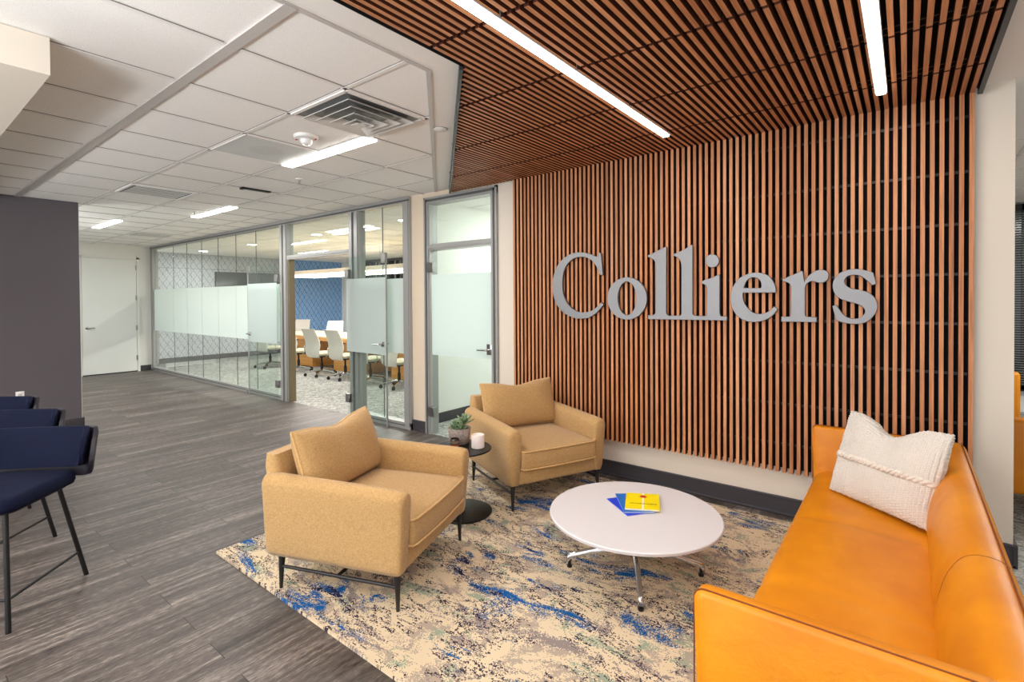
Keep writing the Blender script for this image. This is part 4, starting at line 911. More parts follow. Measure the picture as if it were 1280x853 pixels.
def square_diffuser(x0, x1, y0, y1, label):
    cx, cy = (x0 + x1) / 2, (y0 + y1) / 2
    r = thing('air_diffuser', label, 'air vent', (cx, cy, CZ))
    h = (x1 - x0) / 2 - 0.012
    bm = bmesh.new()
    for s in (-1, 1):
        add_box(bm, (-h, s * h - 0.012, -0.012), (h, s * h + 0.012, 0.0))
        add_box(bm, (s * h - 0.012, -h, -0.012), (s * h + 0.012, h, 0.0))
    obj('frame', bm, M['grid'], r)
    bx('plenum', (-h, -h, -0.003), (h, h, 0.0), mat('vent_cavity', (126, 126, 124), 0.35, 0.6), r)
    bm = bmesh.new()
    for k, q in enumerate((0.25, 0.19, 0.13, 0.07)):
        z0, z1 = -0.005 - 0.008 * k, -0.032 - 0.010 * k
        qi = q - 0.045
        for s in (0, 1, 2, 3):
            rot = Matrix.Rotation(s * PI / 2, 4, 'Z')
            vs = [rot @ Vector(v) for v in ((-qi, -qi, z0), (qi, -qi, z0), (q, -q, z1), (-q, -q, z1))]
            vt = [v + Vector((0, 0, 0.004)) for v in vs]
            a = [bm.verts.new(v) for v in vs]; b = [bm.verts.new(v) for v in vt]
            bm.faces.new(a); bm.faces.new(b[::-1])
            for e in range(4):
                bm.faces.new((a[e], a[(e + 1) % 4], b[(e + 1) % 4], b[e]))
    add_box(bm, (-0.035, -0.035, -0.066), (0.035, 0.035, -0.062))
    obj('vanes', bm, M['white_metal'], r, smooth=False)
    return r
square_diffuser(GX - T, GX, GY + T, GY + 2 * T, 'large square four-way air diffuser with stepped vanes, nearest the slat ceiling')

r = thing('ribbed_vent', 'rectangular ribbed ceiling vent with pale slats left of the middle linear light', 'air vent', (-6.47, 1.99, CZ))
bx('cavity', (-0.27, -0.29, -0.004), (0.27, 0.29, 0.0), mat('vent_dark', (70, 70, 68), 0.5), r)
bm = bmesh.new()
for s in (-1, 1):
    add_box(bm, (-0.28, s * 0.29 - 0.012, -0.012), (0.28, s * 0.29 + 0.012, 0)); add_box(bm, (s * 0.27 - 0.012, -0.29, -0.012), (s * 0.27 + 0.012, 0.29, 0))
obj('frame', bm, M['grid'], r)
bm = bmesh.new()
for k in range(6):
    x = -0.22 + 0.088 * k
    add_box(bm, (x - 0.024, -0.25, -0.010), (x + 0.024, 0.25, -0.006))
obj('slats', bm, M['white_metal'], r)
r2 = dup(r, (-10.72, 3.2, CZ), label='dark far ceiling vent above the end of the glass partition')

r = thing('speaker_grille', 'perforated square ceiling speaker panel beside the smoke detector', 'ceiling speaker', (GX - 2.5 * T, GY + 1.5 * T, CZ))
m_perf = mat('perforated_metal', (190, 190, 188), 0.5)
t = NT(m_perf)
x, y, z = t.sep(t.coord('Object'))
fx = t.math('SUBTRACT', t.math('FRACT', t.math('DIVIDE', x, 0.013)), 0.5); fy = t.math('SUBTRACT', t.math('FRACT', t.math('DIVIDE', y, 0.013)), 0.5)
hole = t.math('LESS_THAN', t.math('ADD', t.math('MULTIPLY', fx, fx), t.math('MULTIPLY', fy, fy)), 0.075)
cone = t.math('LESS_THAN', t.math('SQRT', t.math('ADD', t.math('MULTIPLY', x, x), t.math('MULTIPLY', y, y))), 0.13)
t.base(t.mix(hole, s2l((222, 222, 220)), t.mix(cone, s2l((150, 152, 154)), s2l((84, 86, 90)))))
bx('grille', (-0.29, -0.29, -0.005), (0.29, 0.29, 0.0), m_perf, r)
bm = bmesh.new()
for s in (-1, 1):
    add_box(bm, (-0.297, s * 0.293 - 0.006, -0.008), (0.297, s * 0.293 + 0.006, 0)); add_box(bm, (s * 0.293 - 0.006, -0.29, -0.008), (s * 0.293 + 0.006, 0.29, 0))
obj('rim', bm, M['grid'], r)

r = thing('smoke_detector', 'round white smoke detector with a strobe and small red marks on the ceiling', 'smoke detector', (-3.45, 2.0, CZ))
bm = bmesh.new(); add_lathe(bm, [(0.085, 0), (0.085, -0.012), (0.078, -0.022), (0.045, -0.028)], n=36); obj('base', bm, M['white_plastic'], r)
bm = bmesh.new(); add_lathe(bm, [(0.042, -0.026), (0.040, -0.048), (0.028, -0.062), (0.010, -0.066)], n=28); obj('sensor', bm, mat('clear_sensor', (238, 238, 236), 0.15), r)
m_red = mat('red_print', (190, 30, 34), 0.5)
for sx, sy in ((-0.055, -0.042), (0.05, 0.042)):
    bx('red_mark', (sx - 0.014, sy - 0.005, -0.0275), (sx + 0.014, sy + 0.005, -0.0235), m_red, r)

def sprinkler(x, y, label, z=CZ):
    r = thing('fire_sprinkler', label, 'sprinkler', (x, y, z), 0, 'sprinkler heads')
    bm = bmesh.new(); add_lathe(bm, [(0.036, 0), (0.034, -0.008), (0.014, -0.012)], n=24); obj('escutcheon', bm, M['white_plastic'], r)
    bm = bmesh.new(); add_lathe(bm, [(0.008, -0.011), (0.008, -0.03), (0.012, -0.032), (0.012, -0.038), (0.005, -0.05)], n=12)
    add_lathe(bm, [(0.018, -0.052), (0.018, -0.055)], n=16)
    add_tube(bm, [(-0.012, 0, -0.03), (-0.014, 0, -0.045), (-0.004, 0, -0.054)], 0.0022, 6); add_tube(bm, [(0.012, 0, -0.03), (0.014, 0, -0.045), (0.004, 0, -0.054)], 0.0022, 6)
    obj('sprinkler_body', bm, M['steel'], r)
sprinkler(-4.72, 2.66, 'small sprinkler head on the ceiling below the long linear light')
sprinkler(-7.45, 2.72, 'tiny sprinkler head on the ceiling beside the middle linear light')
sprinkler(-9.6, 5.4, 'sprinkler head on the conference room ceiling')
r = thing('sprinkler_cover', 'round white flush cap in the plain ceiling border beside the slat ceiling', 'sprinkler cover', (-2.585, 2.506, CZ))
bm = bmesh.new(); add_lathe(bm, [(0.050, 0), (0.050, -0.004), (0.044, -0.008)], n=36); obj('cap', bm, M['white_plastic'], r)
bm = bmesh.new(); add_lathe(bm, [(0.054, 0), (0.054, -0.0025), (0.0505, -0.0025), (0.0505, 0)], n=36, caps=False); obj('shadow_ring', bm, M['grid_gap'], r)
r = thing('ceiling_slot', 'short black slot fitting on the tile ceiling before the glass partition', 'ceiling fitting', (-5.53, 2.62, CZ))
bx('plate', (-0.03, -0.15, -0.014), (0.03, 0.15, 0), M['black'], r, 0.003)
bx('end_block', (-0.034, -0.158, -0.022), (0.034, -0.125, 0.0), M['black'], r, 0.003)
# wall outlet by the stools
def outlet(loc, rz, label, group=None):
    r = thing('wall_outlet', label, 'outlet', loc, rz, group)
    bx('cover_plate', (-0.036, -0.004, -0.058), (0.036, 0.004, 0.058), M['white_plastic'], r, 0.002)
    for z in (-0.022, 0.022):
        bm = bmesh.new()
        add_box(bm, (-0.016, -0.0055, z - 0.014), (0.016, -0.0038, z + 0.014), 0.0005)
        obj('receptacle', bm, M['grid_wide'], r)
    return r
outlet((-7.885, 1.072, 0.457), PI / 2, 'white outlet on the charcoal wall behind the navy stools')
outlet((-14.295, 5.05, 0.885), PI / 2, 'left of two white outlets low on the patterned conference wall', 'outlets on the patterned wall')
outlet((-14.295, 5.24, 0.885), PI / 2, 'right of two white outlets low on the patterned conference wall', 'outlets on the patterned wall')

# ============================================================ RUG
RUGX0, RUGX1, RUGY0, RUGY1 = -3.283, 0.35, 1.285, 3.806
rug = bx('rug', (-1.8, -1.26, 0), (1.833, 1.261, 0.012), M['rug'])
rug.location = (-1.483, 2.545, 0)
tag(rug, 'large beige rug with blue and grey abstract strokes under the seating', 'rug')
RZ = 0.0125

# ============================================================ ARMCHAIRS
def cushion_bm(w, h, t, chop=0.0, ear=0.04, n=26, uv=False, pinch=0.5, waist=0.03):
    """stuffed pillow in the xz plane (x width, z height from 0), thickness along y; returns bm and its rim points"""
    bm = bmesh.new()
    lay = bm.loops.layers.uv.new('UVMap')
    def rim(u, v):
        x, z = u * w / 2, v * h / 2
        # ears: edges bow inwards between the corners
        x *= 1 - waist * 2 * (1 - v * v)
        z *= 1 - waist * 1.4 * (1 - u * u)
        if v > 0:
            z -= chop * v ** 3 * math.exp(-(u / 0.42) ** 2)
        z += ear * abs(u) ** 5 * (v ** 3 if v > 0 else 0)
        return x, z
    fr, bk = {}, {}
    for i in range(n + 1):
        for j in range(n + 1):
            u = math.sin((2 * i / n - 1) * PI / 2 * 0.94) / math.sin(PI / 2 * 0.94)
            v = math.sin((2 * j / n - 1) * PI / 2 * 0.94) / math.sin(PI / 2 * 0.94)
            x, z = rim(u, v)
            th = t / 2 * ((1 - abs(u) ** 2.6) * (1 - abs(v) ** 2.6)) ** pinch
            if v > -0.2:
                th *= 1 - 0.35 * (chop / 0.08) * max(0, v + 0.2) * math.exp(-(u / 0.35) ** 2)
            wr = 0.006 * math.sin(7 * u + 3 * v) * (1 - u * u) * (1 - v * v)
            edge = i in (0, n) or j in (0, n)
            a = bm.verts.new((x, -th + wr, z + h / 2))
            fr[i, j] = (a, (u + 1) / 2, (v + 1) / 2)
            bk[i, j] = fr[i, j] if edge else (bm.verts.new((x, th + wr, z + h / 2)), (u + 1) / 2, (v + 1) / 2)
    for D, flip in ((fr, False), (bk, True)):
        for i in range(n):
            for j in range(n):
                q = [D[i, j], D[i + 1, j], D[i + 1, j + 1], D[i, j + 1]]
                if flip: q = q[::-1]
                f = bm.faces.new([a[0] for a in q])
                for lp, a in zip(f.loops, q):
                    lp[lay].uv = (a[1], a[2])
    ring = [fr[i, 0][0].co.copy() for i in range(n)] + [fr[n, j][0].co.copy() for j in range(n)] + \
           [fr[n - i, n][0].co.copy() for i in range(n)] + [fr[0, n - j][0].co.copy() for j in range(n)]
    return bm, ring

def loft(bm, secs):
    """bridge closed sections with equal point counts, cap both ends"""
    R = [[bm.verts.new(p) for p in s] for s in secs]
    n = len(R[0])
    for A, B in zip(R, R[1:]):
        for k in range(n):
            bm.faces.new((A[k], A[(k + 1) % n], B[(k + 1) % n], B[k]))
    bm.faces.new(R[0][::-1]); bm.faces.new(R[-1])

def rrect(a, b, c, d, r, n=5):
    """rounded rectangle points for ranges a..b, c..d"""
    out = []
    for cx, cy, s in ((b - r, d - r, 0), (a + r, d - r, 1), (a + r, c + r, 2), (b - r, c + r, 3)):
        for k in range(n + 1):
            t = s * PI / 2 + k / n * PI / 2
            out.append((cx + r * math.cos(t), cy + r * math.sin(t)))
    return out

def make_armchair(loc, rz, label):
    t = thing('armchair', label, 'armchair', loc, rz, 'tan armchairs')
    # arms: side slabs whose top rolls over, the front edge leans outwards to the top
    for s in (-1, 1):
        bm = bmesh.new()
        secs = []
        N = 14
        for k in range(N + 1):
            f = (0, 0.012, 0.04, 0.10, 0.2, 0.3, 0.4, 0.5, 0.6, 0.7, 0.8, 0.90, 0.96, 0.988, 1.0)[k]
            x = -0.43 + f * 0.82
            # end rounding
            e = 1.0
            if k == 0: e = 0.55
            if k == 1: e = 0.86
            if k == 2: e = 0.97
            if k == N - 2: e = 0.97
            if k == N - 1: e = 0.86
            if k == N: e = 0.60
            top = 0.605 - 0.02 * f
            yo0, yi0 = 0.405, 0.325       # outer / inner at the bottom
            yo1, yi1 = 0.428, 0.314       # at the top
            mid = 0.372
            pts = []
            zb = 0.175
            tp = top - (1 - e) * 0.045
            zb2 = zb + (1 - e) * 0.03
            def Y(z, o):
                q = (z - zb) / (top - zb)
                y = (yo0 + (yo1 - yo0) * q) if o else (yi0 + (yi1 - yi0) * q)
                return mid + (y - mid) * (0.35 + 0.65 * e)
            zs = [zb2, zb2 + 0.03, 0.28, 0.38, 0.48, tp - 0.05]
            for z in zs:
                pts.append((x, s * Y(z, True) - (s * 0.012 if z == zb2 else 0), z))
            yo, yi = Y(tp - 0.05, True), Y(tp - 0.05, False)
            c = (yo + yi) / 2; rad = (yo - yi) / 2
            for a in range(1, 8):
                an = a / 8 * PI
                pts.append((x, s * (c + rad * math.cos(an)), tp - 0.05 + 0.05 * math.sin(an)))
            for z in zs[::-1]:
                pts.append((x, s * Y(z, False) + (s * 0.012 if z == zb2 else 0), z))
            lean = lambda p: (p[0] + (p[2] - 0.4) * (0.10 * (f - 0.25)), p[1], p[2])
            secs.append([lean(p) for p in pts])
        loft(bm, secs)
        obj('armrest', bm, M['tan'], t, angle=75)
        # seam piping down the front of the arm
    # back panel, leaning
    bm = bmesh.new()
    secs = []
    for k in range(9):
        f = k / 8
        z = 0.185 + f * 0.505
        lean = -0.075 * f
        sx = 0.0 if 0 < k < 8 else 0.014
        r = 0.036 - sx
        secs.append([(x + lean, y, z) for x, y in rrect(-0.405 + sx, -0.305 - sx, -0.365 + sx, 0.365 - sx, r)])
    loft(bm, secs)
    obj('back_panel', bm, M['tan'], t, angle=60)
    # seat platform and front rail
    bm = bmesh.new(); add_box(bm, (-0.36, -0.34, 0.178), (0.372, 0.34, 0.292), 0.022, 3)
    obj('seat_platform', bm, M['tan'], t)
    # seat cushion with piping
    bm = bmesh.new()
    add_box(bm, (-0.29, -0.322, 0.292), (0.405, 0.322, 0.425), 0.018, 3)
    bmesh.ops.subdivide_edges(bm, edges=[e for e in bm.edges if e.calc_length() > 0.3], cuts=9, use_grid_fill=True)
    for v in bm.verts:
        if v.co.z > 0.40:
            u = min(1, abs(v.co.y) / 0.322); w_ = min(1, abs((v.co.x - 0.057) / 0.348))
            v.co.z += 0.026 * (1 - u ** 2.4) * (1 - w_ ** 2.4)
        if v.co.x > 0.39:
            v.co.x += 0.012 * math.cos(v.co.y / 0.322 * PI / 2) 
    c = obj('seat_cushion', bm, M['tan'], t, angle=50)
    bm = bmesh.new()
    for z in (0.424, 0.297):
        pts = [(-0.26, -0.325, z), (0.36, -0.325, z), (0.397, -0.315, z)] + [(0.408 + 0.012 * math.cos(y / 0.322 * PI / 2), y, z) for y in [(-0.29 + 0.58 * k / 12) for k in range(13)]] + [(0.397, 0.315, z), (0.36, 0.325, z), (-0.26, 0.325, z)]
        add_tube(bm, pts, 0.0055, 8)
    obj('piping', bm, M['tan_pipe'], c)
    # back pillow
    bm, ring = cushion_bm(0.68, 0.375, 0.20, chop=0.035, ear=0.006, pinch=0.36, waist=0.014)
    mt = Matrix.Translation((-0.205, 0.015, 0.44)) @ Matrix.Rotation(math.radians(-17), 4, 'Y') @ Matrix.Rotation(PI / 2, 4, 'Z')
    bm.transform(mt)
    p = obj('back_pillow', bm, M['tan'], t, angle=180)
    bm = bmesh.new(); add_tube(bm, [mt @ q for q in ring], 0.0068, 8, closed=True)
    obj('piping', bm, M['tan_pipe'], p)
    # legs and H stretcher
    for sx in (-1, 1):
        for sy in (-1, 1):
            bm = bmesh.new()
            add_tube(bm, [(sx * 0.347, sy * 0.376, 0.0), (sx * 0.345, sy * 0.374, 0.10), (sx * 0.342, sy * 0.370, 0.19)], [0.0085, 0.013, 0.019], 14)
            obj('leg', bm, M['legs'], t)
    bm = bmesh.new()
    for sy in (-1, 1):
        add_tube(bm, [(-0.345, sy * 0.373, 0.115), (0.345, sy * 0.373, 0.115)], 0.009, 10)
    add_tube(bm, [(0, -0.373, 0.115), (0, 0.373, 0.115)], 0.009, 10)
    obj('stretcher', bm, M['legs'], t)
    return t
make_armchair((-2.398, 1.8045, RZ), math.radians(20.4), 'nearer tan woven armchair with back pillow, left of the round black side table')
make_armchair((-2.371, 3.306, RZ), math.radians(-24.1), 'farther tan woven armchair against the slat wall, right of the round black side table')

# ============================================================ SIDE TABLE AND WHAT STANDS ON IT
SX, SY, STZ = -2.485, 2.60, 0.472
t = thing('side_table', 'round black metal side table on a disc foot between the two tan armchairs', 'side table', (SX, SY, RZ))
bm = bmesh.new(); add_lathe(bm, [(0.205, 0), (0.208, 0.003), (0.208, 0.009), (0.202, 0.012)], n=64); obj('base', bm, M['black'], t)
bm = bmesh.new(); add_lathe(bm, [(0.016, 0.0125), (0.016, STZ - RZ - 0.0125)], n=20); obj('pole', bm, M['black'], t)
bm = bmesh.new(); add_lathe(bm, [(0.203, STZ - RZ - 0.012), (0.206, STZ - RZ - 0.010), (0.206, STZ - RZ - 0.003), (0.203, STZ - RZ)], n=64); obj('tabletop', bm, M['black'], t)

pp = thing('potted_succulent', 'green succulent in a stone grey pot on the black side table', 'potted plant', (-2.575, 2.665, STZ))
m_stone = mat('stone_pot', (158, 142, 134), 0.8)
tt = NT(m_stone); n_ = tt.noise(tt.coord('Object'), 90, 4); tt.base(tt.ramp(n_, [(0.35, (132, 118, 112)), (0.65, (172, 158, 150))])); tt.bump(n_, 0.2, 0.002)
bm = bmesh.new(); add_lathe(bm, [(0.050, 0), (0.056, 0.006), (0.066, 0.095), (0.064, 0.098), (0.058, 0.094), (0.056, 0.08)], n=36); obj('pot', bm, m_stone, pp)
bm = bmesh.new(); add_lathe(bm, [(0.0565, 0.076), (0.055, 0.084), (0.01, 0.086)], n=28); obj('soil', bm, mat('soil', (52, 42, 36), 0.95), pp)
m_leafy = mat('succulent_leaf', (104, 130, 92), 0.5)
tt = NT(m_leafy); n_ = tt.noise(tt.coord('Object'), 22, 2); tt.base(tt.ramp(n_, [(0.35, (74, 106, 72)), (0.65, (148, 170, 132))]))
bm = bmesh.new()
rr = random.Random(5)
def succ_leaf(bm, base_, d, L, wd):
    d = d.normalized(); side = d.cross(Vector((0, 0, 1))).normalized(); up = side.cross(d)
    rings = []
    for k, (f, s) in enumerate(((0, 0.35), (0.3, 0.85), (0.6, 1.0), (0.85, 0.65), (1.0, 0.06))):
        c = base_ + d * (L * f) + Vector((0, 0, 0.25 * L * f * f))
        rings.append([bm.verts.new(c + side * (wd * s * math.cos(a)) + up * (wd * 0.33 * s * math.sin(a) + wd * 0.2 * abs(math.cos(a)) * s)) for a in [i * PI / 4 for i in range(8)]])
    for A, B in zip(rings, rings[1:]):
        for k in range(8):
            bm.faces.new((A[k], A[(k + 1) % 8], B[(k + 1) % 8], B[k]))
    bm.faces.new(rings[-1]); bm.faces.new(rings[0][::-1])
for (ox, oy, oz, sc) in ((-0.022, 0.0, 0.10, 0.9), (0.028, 0.012, 0.125, 1.15), (0.0, -0.03, 0.09, 0.8), (0.035, -0.02, 0.095, 0.85)):
    bmesh.ops.create_cone(bm, segments=8, radius1=0.006, radius2=0.005, depth=oz - 0.08, cap_ends=True, matrix=Matrix.Translation((ox, oy, 0.08 + (oz - 0.08) / 2)))
    for ring_, (cnt, el, L) in enumerate(((7, 0.12, 0.052), (6, 0.6, 0.046), (4, 1.15, 0.034))):
        for k in range(cnt):
            a = 2 * PI * (k + 0.5 * ring_) / cnt + rr.uniform(-0.15, 0.15)
            succ_leaf(bm, Vector((ox, oy, oz + 0.005 * ring_)), Vector((math.cos(a) * math.cos(el), math.sin(a) * math.cos(el), math.sin(el))), L * sc, 0.011 * sc)
obj('foliage', bm, m_leafy, pp, angle=180)

pp.scale = (1.28, 1.28, 1.2)
cd = thing('pillar_candle', 'white round candle in a pale ceramic cup on the black side table', 'candle', (-2.39, 2.66, STZ))
cd.scale = (1.15, 1.15, 1.05)
bm = bmesh.new(); add_lathe(bm, [(0.036, 0), (0.040, 0.004), (0.040, 0.086), (0.038, 0.089), (0.035, 0.086), (0.034, 0.074)], n=36); obj('cup', bm, mat('pale_ceramic', (238, 226, 222), 0.4), cd)
bm = bmesh.new(); add_lathe(bm, [(0.034, 0.070), (0.034, 0.078), (0.006, 0.079)], n=28); add_tube(bm, [(0, 0, 0.078), (0.001, 0, 0.090)], 0.0012, 6); obj('wax', bm, mat('wax', (240, 232, 222), 0.5), cd)

jr = thing('glass_jar', 'small dark glass jar with an amber base in front of the potted succulent', 'jar', (-2.515, 2.555, STZ))
bm = bmesh.new(); add_lathe(bm, [(0.026, 0), (0.030, 0.004), (0.032, 0.022), (0.031, 0.030)], n=28); obj('amber_base', bm, mat('amber_glass', (150, 84, 48), 0.15), jr)
bm = bmesh.new(); add_lathe(bm, [(0.031, 0.030), (0.032, 0.05), (0.029, 0.066), (0.027, 0.068), (0.026, 0.05)], n=28); obj('jar_body', bm, mat('smoked_glass', (44, 34, 30), 0.08), jr)
bm = bmesh.new(); add_lathe(bm, [(0.0325, 0.036), (0.0325, 0.056)], n=28, caps=False); obj('jar_label', bm, mat('cream_paper_label', (120, 104, 92), 0.6), jr)

# ============================================================ COFFEE TABLE
CX, CY, CTZ = -1.185, 2.600, 0.345
t = thing('coffee_table', 'low round white coffee table on a polished four-star base', 'coffee table', (CX, CY, RZ))
h = CTZ - RZ
bm = bmesh.new(); add_lathe(bm, [(0.452, h - 0.020), (0.460, h - 0.017), (0.461, h - 0.004), (0.457, h - 0.0005), (0.20, h), (0.02, h)], n=96); obj('tabletop', bm, M['laminate'], t)
bm = bmesh.new(); add_lathe(bm, [(0.4555, h - 0.0195), (0.4625, h - 0.0165), (0.4625, h - 0.0065), (0.4605, h - 0.006)], n=96, caps=False); obj('edge_band', bm, mat('table_edge', (196, 190, 190), 0.4), t)
bm = bmesh.new(); add_lathe(bm, [(0.028, 0.09), (0.034, 0.10), (0.034, 0.19), (0.026, 0.20), (0.026, h - 0.03), (0.10, h - 0.026), (0.10, h - 0.0205)], n=32); obj('column', bm, M['chrome'], t)
for k in range(4):
    a = math.radians(29.5 + 90 * k)
    c_, s_ = math.cos(a), math.sin(a)
    bm = bmesh.new()
    secs = []
    for f, hw, zt, zb in ((0.0, 0.016, 0.185, 0.10), (0.08, 0.015, 0.165, 0.105), (0.22, 0.013, 0.115, 0.085), (0.33, 0.013, 0.082, 0.058), (0.352, 0.014, 0.072, 0.032), (0.362, 0.010, 0.055, 0.03)):
        secs.append([(c_ * (f + 0.012) - s_ * q, s_ * (f + 0.012) + c_ * q, z) for q, z in ((-hw, zb), (hw, zb), (hw * 1.0, zt - 0.008), (hw * 0.5, zt), (-hw * 0.5, zt), (-hw, zt - 0.008))])
    loft(bm, secs)
    lg = obj('leg', bm, M['chrome'], t, angle=50)
    bm = bmesh.new(); add_lathe(bm, [(0.013, 0), (0.015, 0.004), (0.015, 0.012), (0.009, 0.014), (0.009, 0.045)], (c_ * 0.355, s_ * 0.355, 0), n=18); obj('foot_glide', bm, M['black'], lg)

# booklets on the coffee table, measured corner to corner
def booklet(pts, z0, z1, cover, label, extra=None):
    cx_ = sum(p[0] for p in pts) / 4; cy_ = sum(p[1] for p in pts) / 4
    r = thing('booklet', label, 'booklet', (cx_, cy_, z0), 0, 'booklets on the coffee table')
    q = [(a - cx_, b - cy_) for a, b in pts]
    bm = bmesh.new(); add_prism(bm, [(a * 0.985, b * 0.985) for a, b in q], 0.0008, z1 - z0 - 0.0008); obj('pages', bm, mat('paper_pages', (236, 234, 228), 0.8), r, smooth=False)
    bm = bmesh.new(); add_prism(bm, q, 0.0, 0.0008); add_prism(bm, q, z1 - z0 - 0.0008, z1 - z0); obj('cover', bm, cover, r, smooth=False)
    return r, q
def rect(c, ux, w, h):
    ux = Vector(ux).normalized(); uy = Vector((-ux.y, ux.x)); c = Vector(c)
    return [tuple(c + ux * (a * w / 2) + uy * (b * h / 2)) for a, b in ((-1, -1), (1, -1), (1, 1), (-1, 1))]
booklet(rect((-1.235, 2.66), (0.83, -0.60), 0.245, 0.17), CTZ, CTZ + 0.004, mat('royal_blue_cover', (0, 62, 214), 0.35), 'royal blue booklet lowest in the fan, its corner pointing left')
booklet(rect((-1.225, 2.695), (0.60, -0.80), 0.262, 0.17), CTZ + 0.004, CTZ + 0.010, mat('mid_blue_cover', (0, 104, 190), 0.35), 'mid blue booklet between the royal blue and the yellow one')
ybk, q = booklet([(-1.226, 2.572), (-1.060, 2.660), (-1.150, 2.872), (-1.316, 2.784)], CTZ + 0.010, CTZ + 0.018, mat('yellow_cover', (246, 222, 0), 0.35), 'yellow booklet with a white stripe and red emblem on top of the blue ones')
o2 = Vector(q[0]); ex = Vector(q[1]) - o2; ey = Vector(q[3]) - o2
def cover_pt(u, v): return o2 + ex * u + ey * v
def cover_quad(bm, u0, u1, v0, v1, z0, z1):
    add_prism(bm, [tuple(cover_pt(u, v)) for u, v in ((u0, v0), (u1, v0), (u1, v1), (u0, v1))], z0, z1)
bm = bmesh.new(); cover_quad(bm, 0.49, 0.54, 0.0, 1.0, 0.008, 0.0083); obj('white_stripe', bm, mat('white_ink', (240, 240, 235), 0.4), ybk, smooth=False)
bm = bmesh.new()
rr = random.Random(2)
u = 0.12
while u < 0.9:
    w_ = rr.uniform(0.012, 0.03)
    cover_quad(bm, u, u + w_, 0.30 + rr.uniform(-0.01, 0.01), 0.345 + rr.uniform(-0.012, 0.02), 0.0083, 0.0086)
    u += w_ + rr.uniform(0.008, 0.02)
obj('cover_print', bm, mat('olive_ink', (120, 110, 20), 0.5), ybk, smooth=False)
bm = bmesh.new()
c0 = cover_pt(0.515, 0.78)
for k in range(12):
    a = k / 12 * 2 * PI
    d_ = Vector((math.cos(a), math.sin(a))); p_ = Vector((-d_.y, d_.x)) * 0.0035
    add_prism(bm, [tuple(c0 + d_ * 0.012 + p_), tuple(c0 + d_ * 0.012 - p_), tuple(c0 + d_ * 0.028)][::-1], 0.0083, 0.0087)
obj('emblem_rays', bm, mat('gold_ink', (196, 150, 20), 0.5), ybk, smooth=False)
bm = bmesh.new(); add_prism(bm, [tuple(c0 + Vector((math.cos(a), math.sin(a))) * 0.016) for a in [k / 20 * 2 * PI for k in range(20)]], 0.0088, 0.0092)
obj('emblem', bm, mat('red_ink', (206, 28, 30), 0.4), ybk, smooth=False)

# ============================================================ SOFA
M['seam_soft'] = mat('tonal_stitching', (178, 96, 10), 0.7)
S0 = Vector((-0.10, 2.60, RZ))
sofa = thing('sofa', 'long orange leather sofa with thin square arms along the right side', 'sofa', tuple(S0))
def L_(x, y, z): return (x - S0.x, y - S0.y, z - RZ)
YA, YB = 1.430, 3.775          # outer faces of the arms
AT = 0.065                     # arm thickness
TOPZ = 0.700
# arms: slab with rounded corners in side view
for (ya, yb) in ((YA, YA + AT), (YB - AT, YB)):
    bm = bmesh.new()
    prof = [(-0.435, 0.115), (-0.452, 0.13)] + [(-0.468, 0.40)] + [(-0.475 + 0.03 * (1 - math.cos(a)) , TOPZ - 0.03 + 0.03 * math.sin(a)) for a in [k / 6 * PI / 2 for k in range(7)]] + \
           [(0.14, TOPZ), (0.215, TOPZ - 0.006), (0.23, 0.60), (0.19, 0.13), (0.17, 0.115)]
    e = 0.014
    cxm, czm = -0.12, 0.40
    def shr(p, d):
        return (p[0] + (d if p[0] < cxm else -d), p[1] + (d if p[1] < czm else -d))
    ys = [(ya, e), (ya + 0.004, 0.004), (ya + 0.012, 0.0), (yb - 0.012, 0.0), (yb - 0.004, 0.004), (yb, e)]
    loft(bm, [[L_(*(lambda q: (q[0], y, q[1]))(shr(p, d))) for p in prof] for y, d in ys])
    arm = obj('armrest', bm, M['orange'], sofa, angle=50)
    bm = bmesh.new()
    yy = ya + 0.016 if ya < 2 else yb - 0.016
    add_tube(bm, [L_(-0.474, yy, 0.14), L_(-0.4765, yy, 0.45), L_(-0.4765, yy, TOPZ - 0.032)] + [L_(-0.4768 + 0.03 * (1 - math.cos(a)), yy, TOPZ - 0.029 + 0.031 * math.sin(a)) for a in [k / 5 * PI / 2 for k in range(1, 6)]] + [L_(0.14, yy, TOPZ + 0.0012)], 0.0022, 6)
    obj('seam', bm, M['seam'], arm)
# seat: swept profile with shallow seam dips
def sweep(prof, ys, dips, depth, name, flatends=True):
    bm = bmesh.new()
    n = 64
    secs = []
    for k in range(n + 1):
        y = ys[0] + (ys[1] - ys[0]) * k / n
        dp = sum(math.exp(-((y - q) / 0.018) ** 2) for q in dips)
        puff = 0
        e = min((y - ys[0]), (ys[1] - y))
        rnd = 0.018 * (1 - math.sqrt(max(0, 1 - (1 - min(1, e / 0.03)) ** 2)))
        secs.append([L_(x + nx * (-dp * depth - rnd), y, z + nz * (-dp * depth - rnd)) for x, z, nx, nz in prof])
    loft(bm, secs)
    return obj(name, bm, M['orange'], sofa, angle=60)
DIP = (2.165, 2.875)
def dense(prof, k0, k1, n=5):
    """resample the curved stretch k0..k1 of a profile with a Catmull-Rom spline"""
    out = list(prof[:k0])
    for i in range(k0, k1):
        p0, p1, p2, p3 = (prof[max(i - 1, 0)], prof[i], prof[i + 1], prof[min(i + 2, len(prof) - 1)])
        for s in range(n):
            t_ = s / n
            out.append(tuple(0.5 * (2 * b_ + (c_ - a_) * t_ + (2 * a_ - 5 * b_ + 4 * c_ - d_) * t_ ** 2 + (3 * b_ - a_ - 3 * c_ + d_) * t_ ** 3) for a_, b_, c_, d_ in zip(p0, p1, p2, p3)))
    return out + list(prof[k1:])
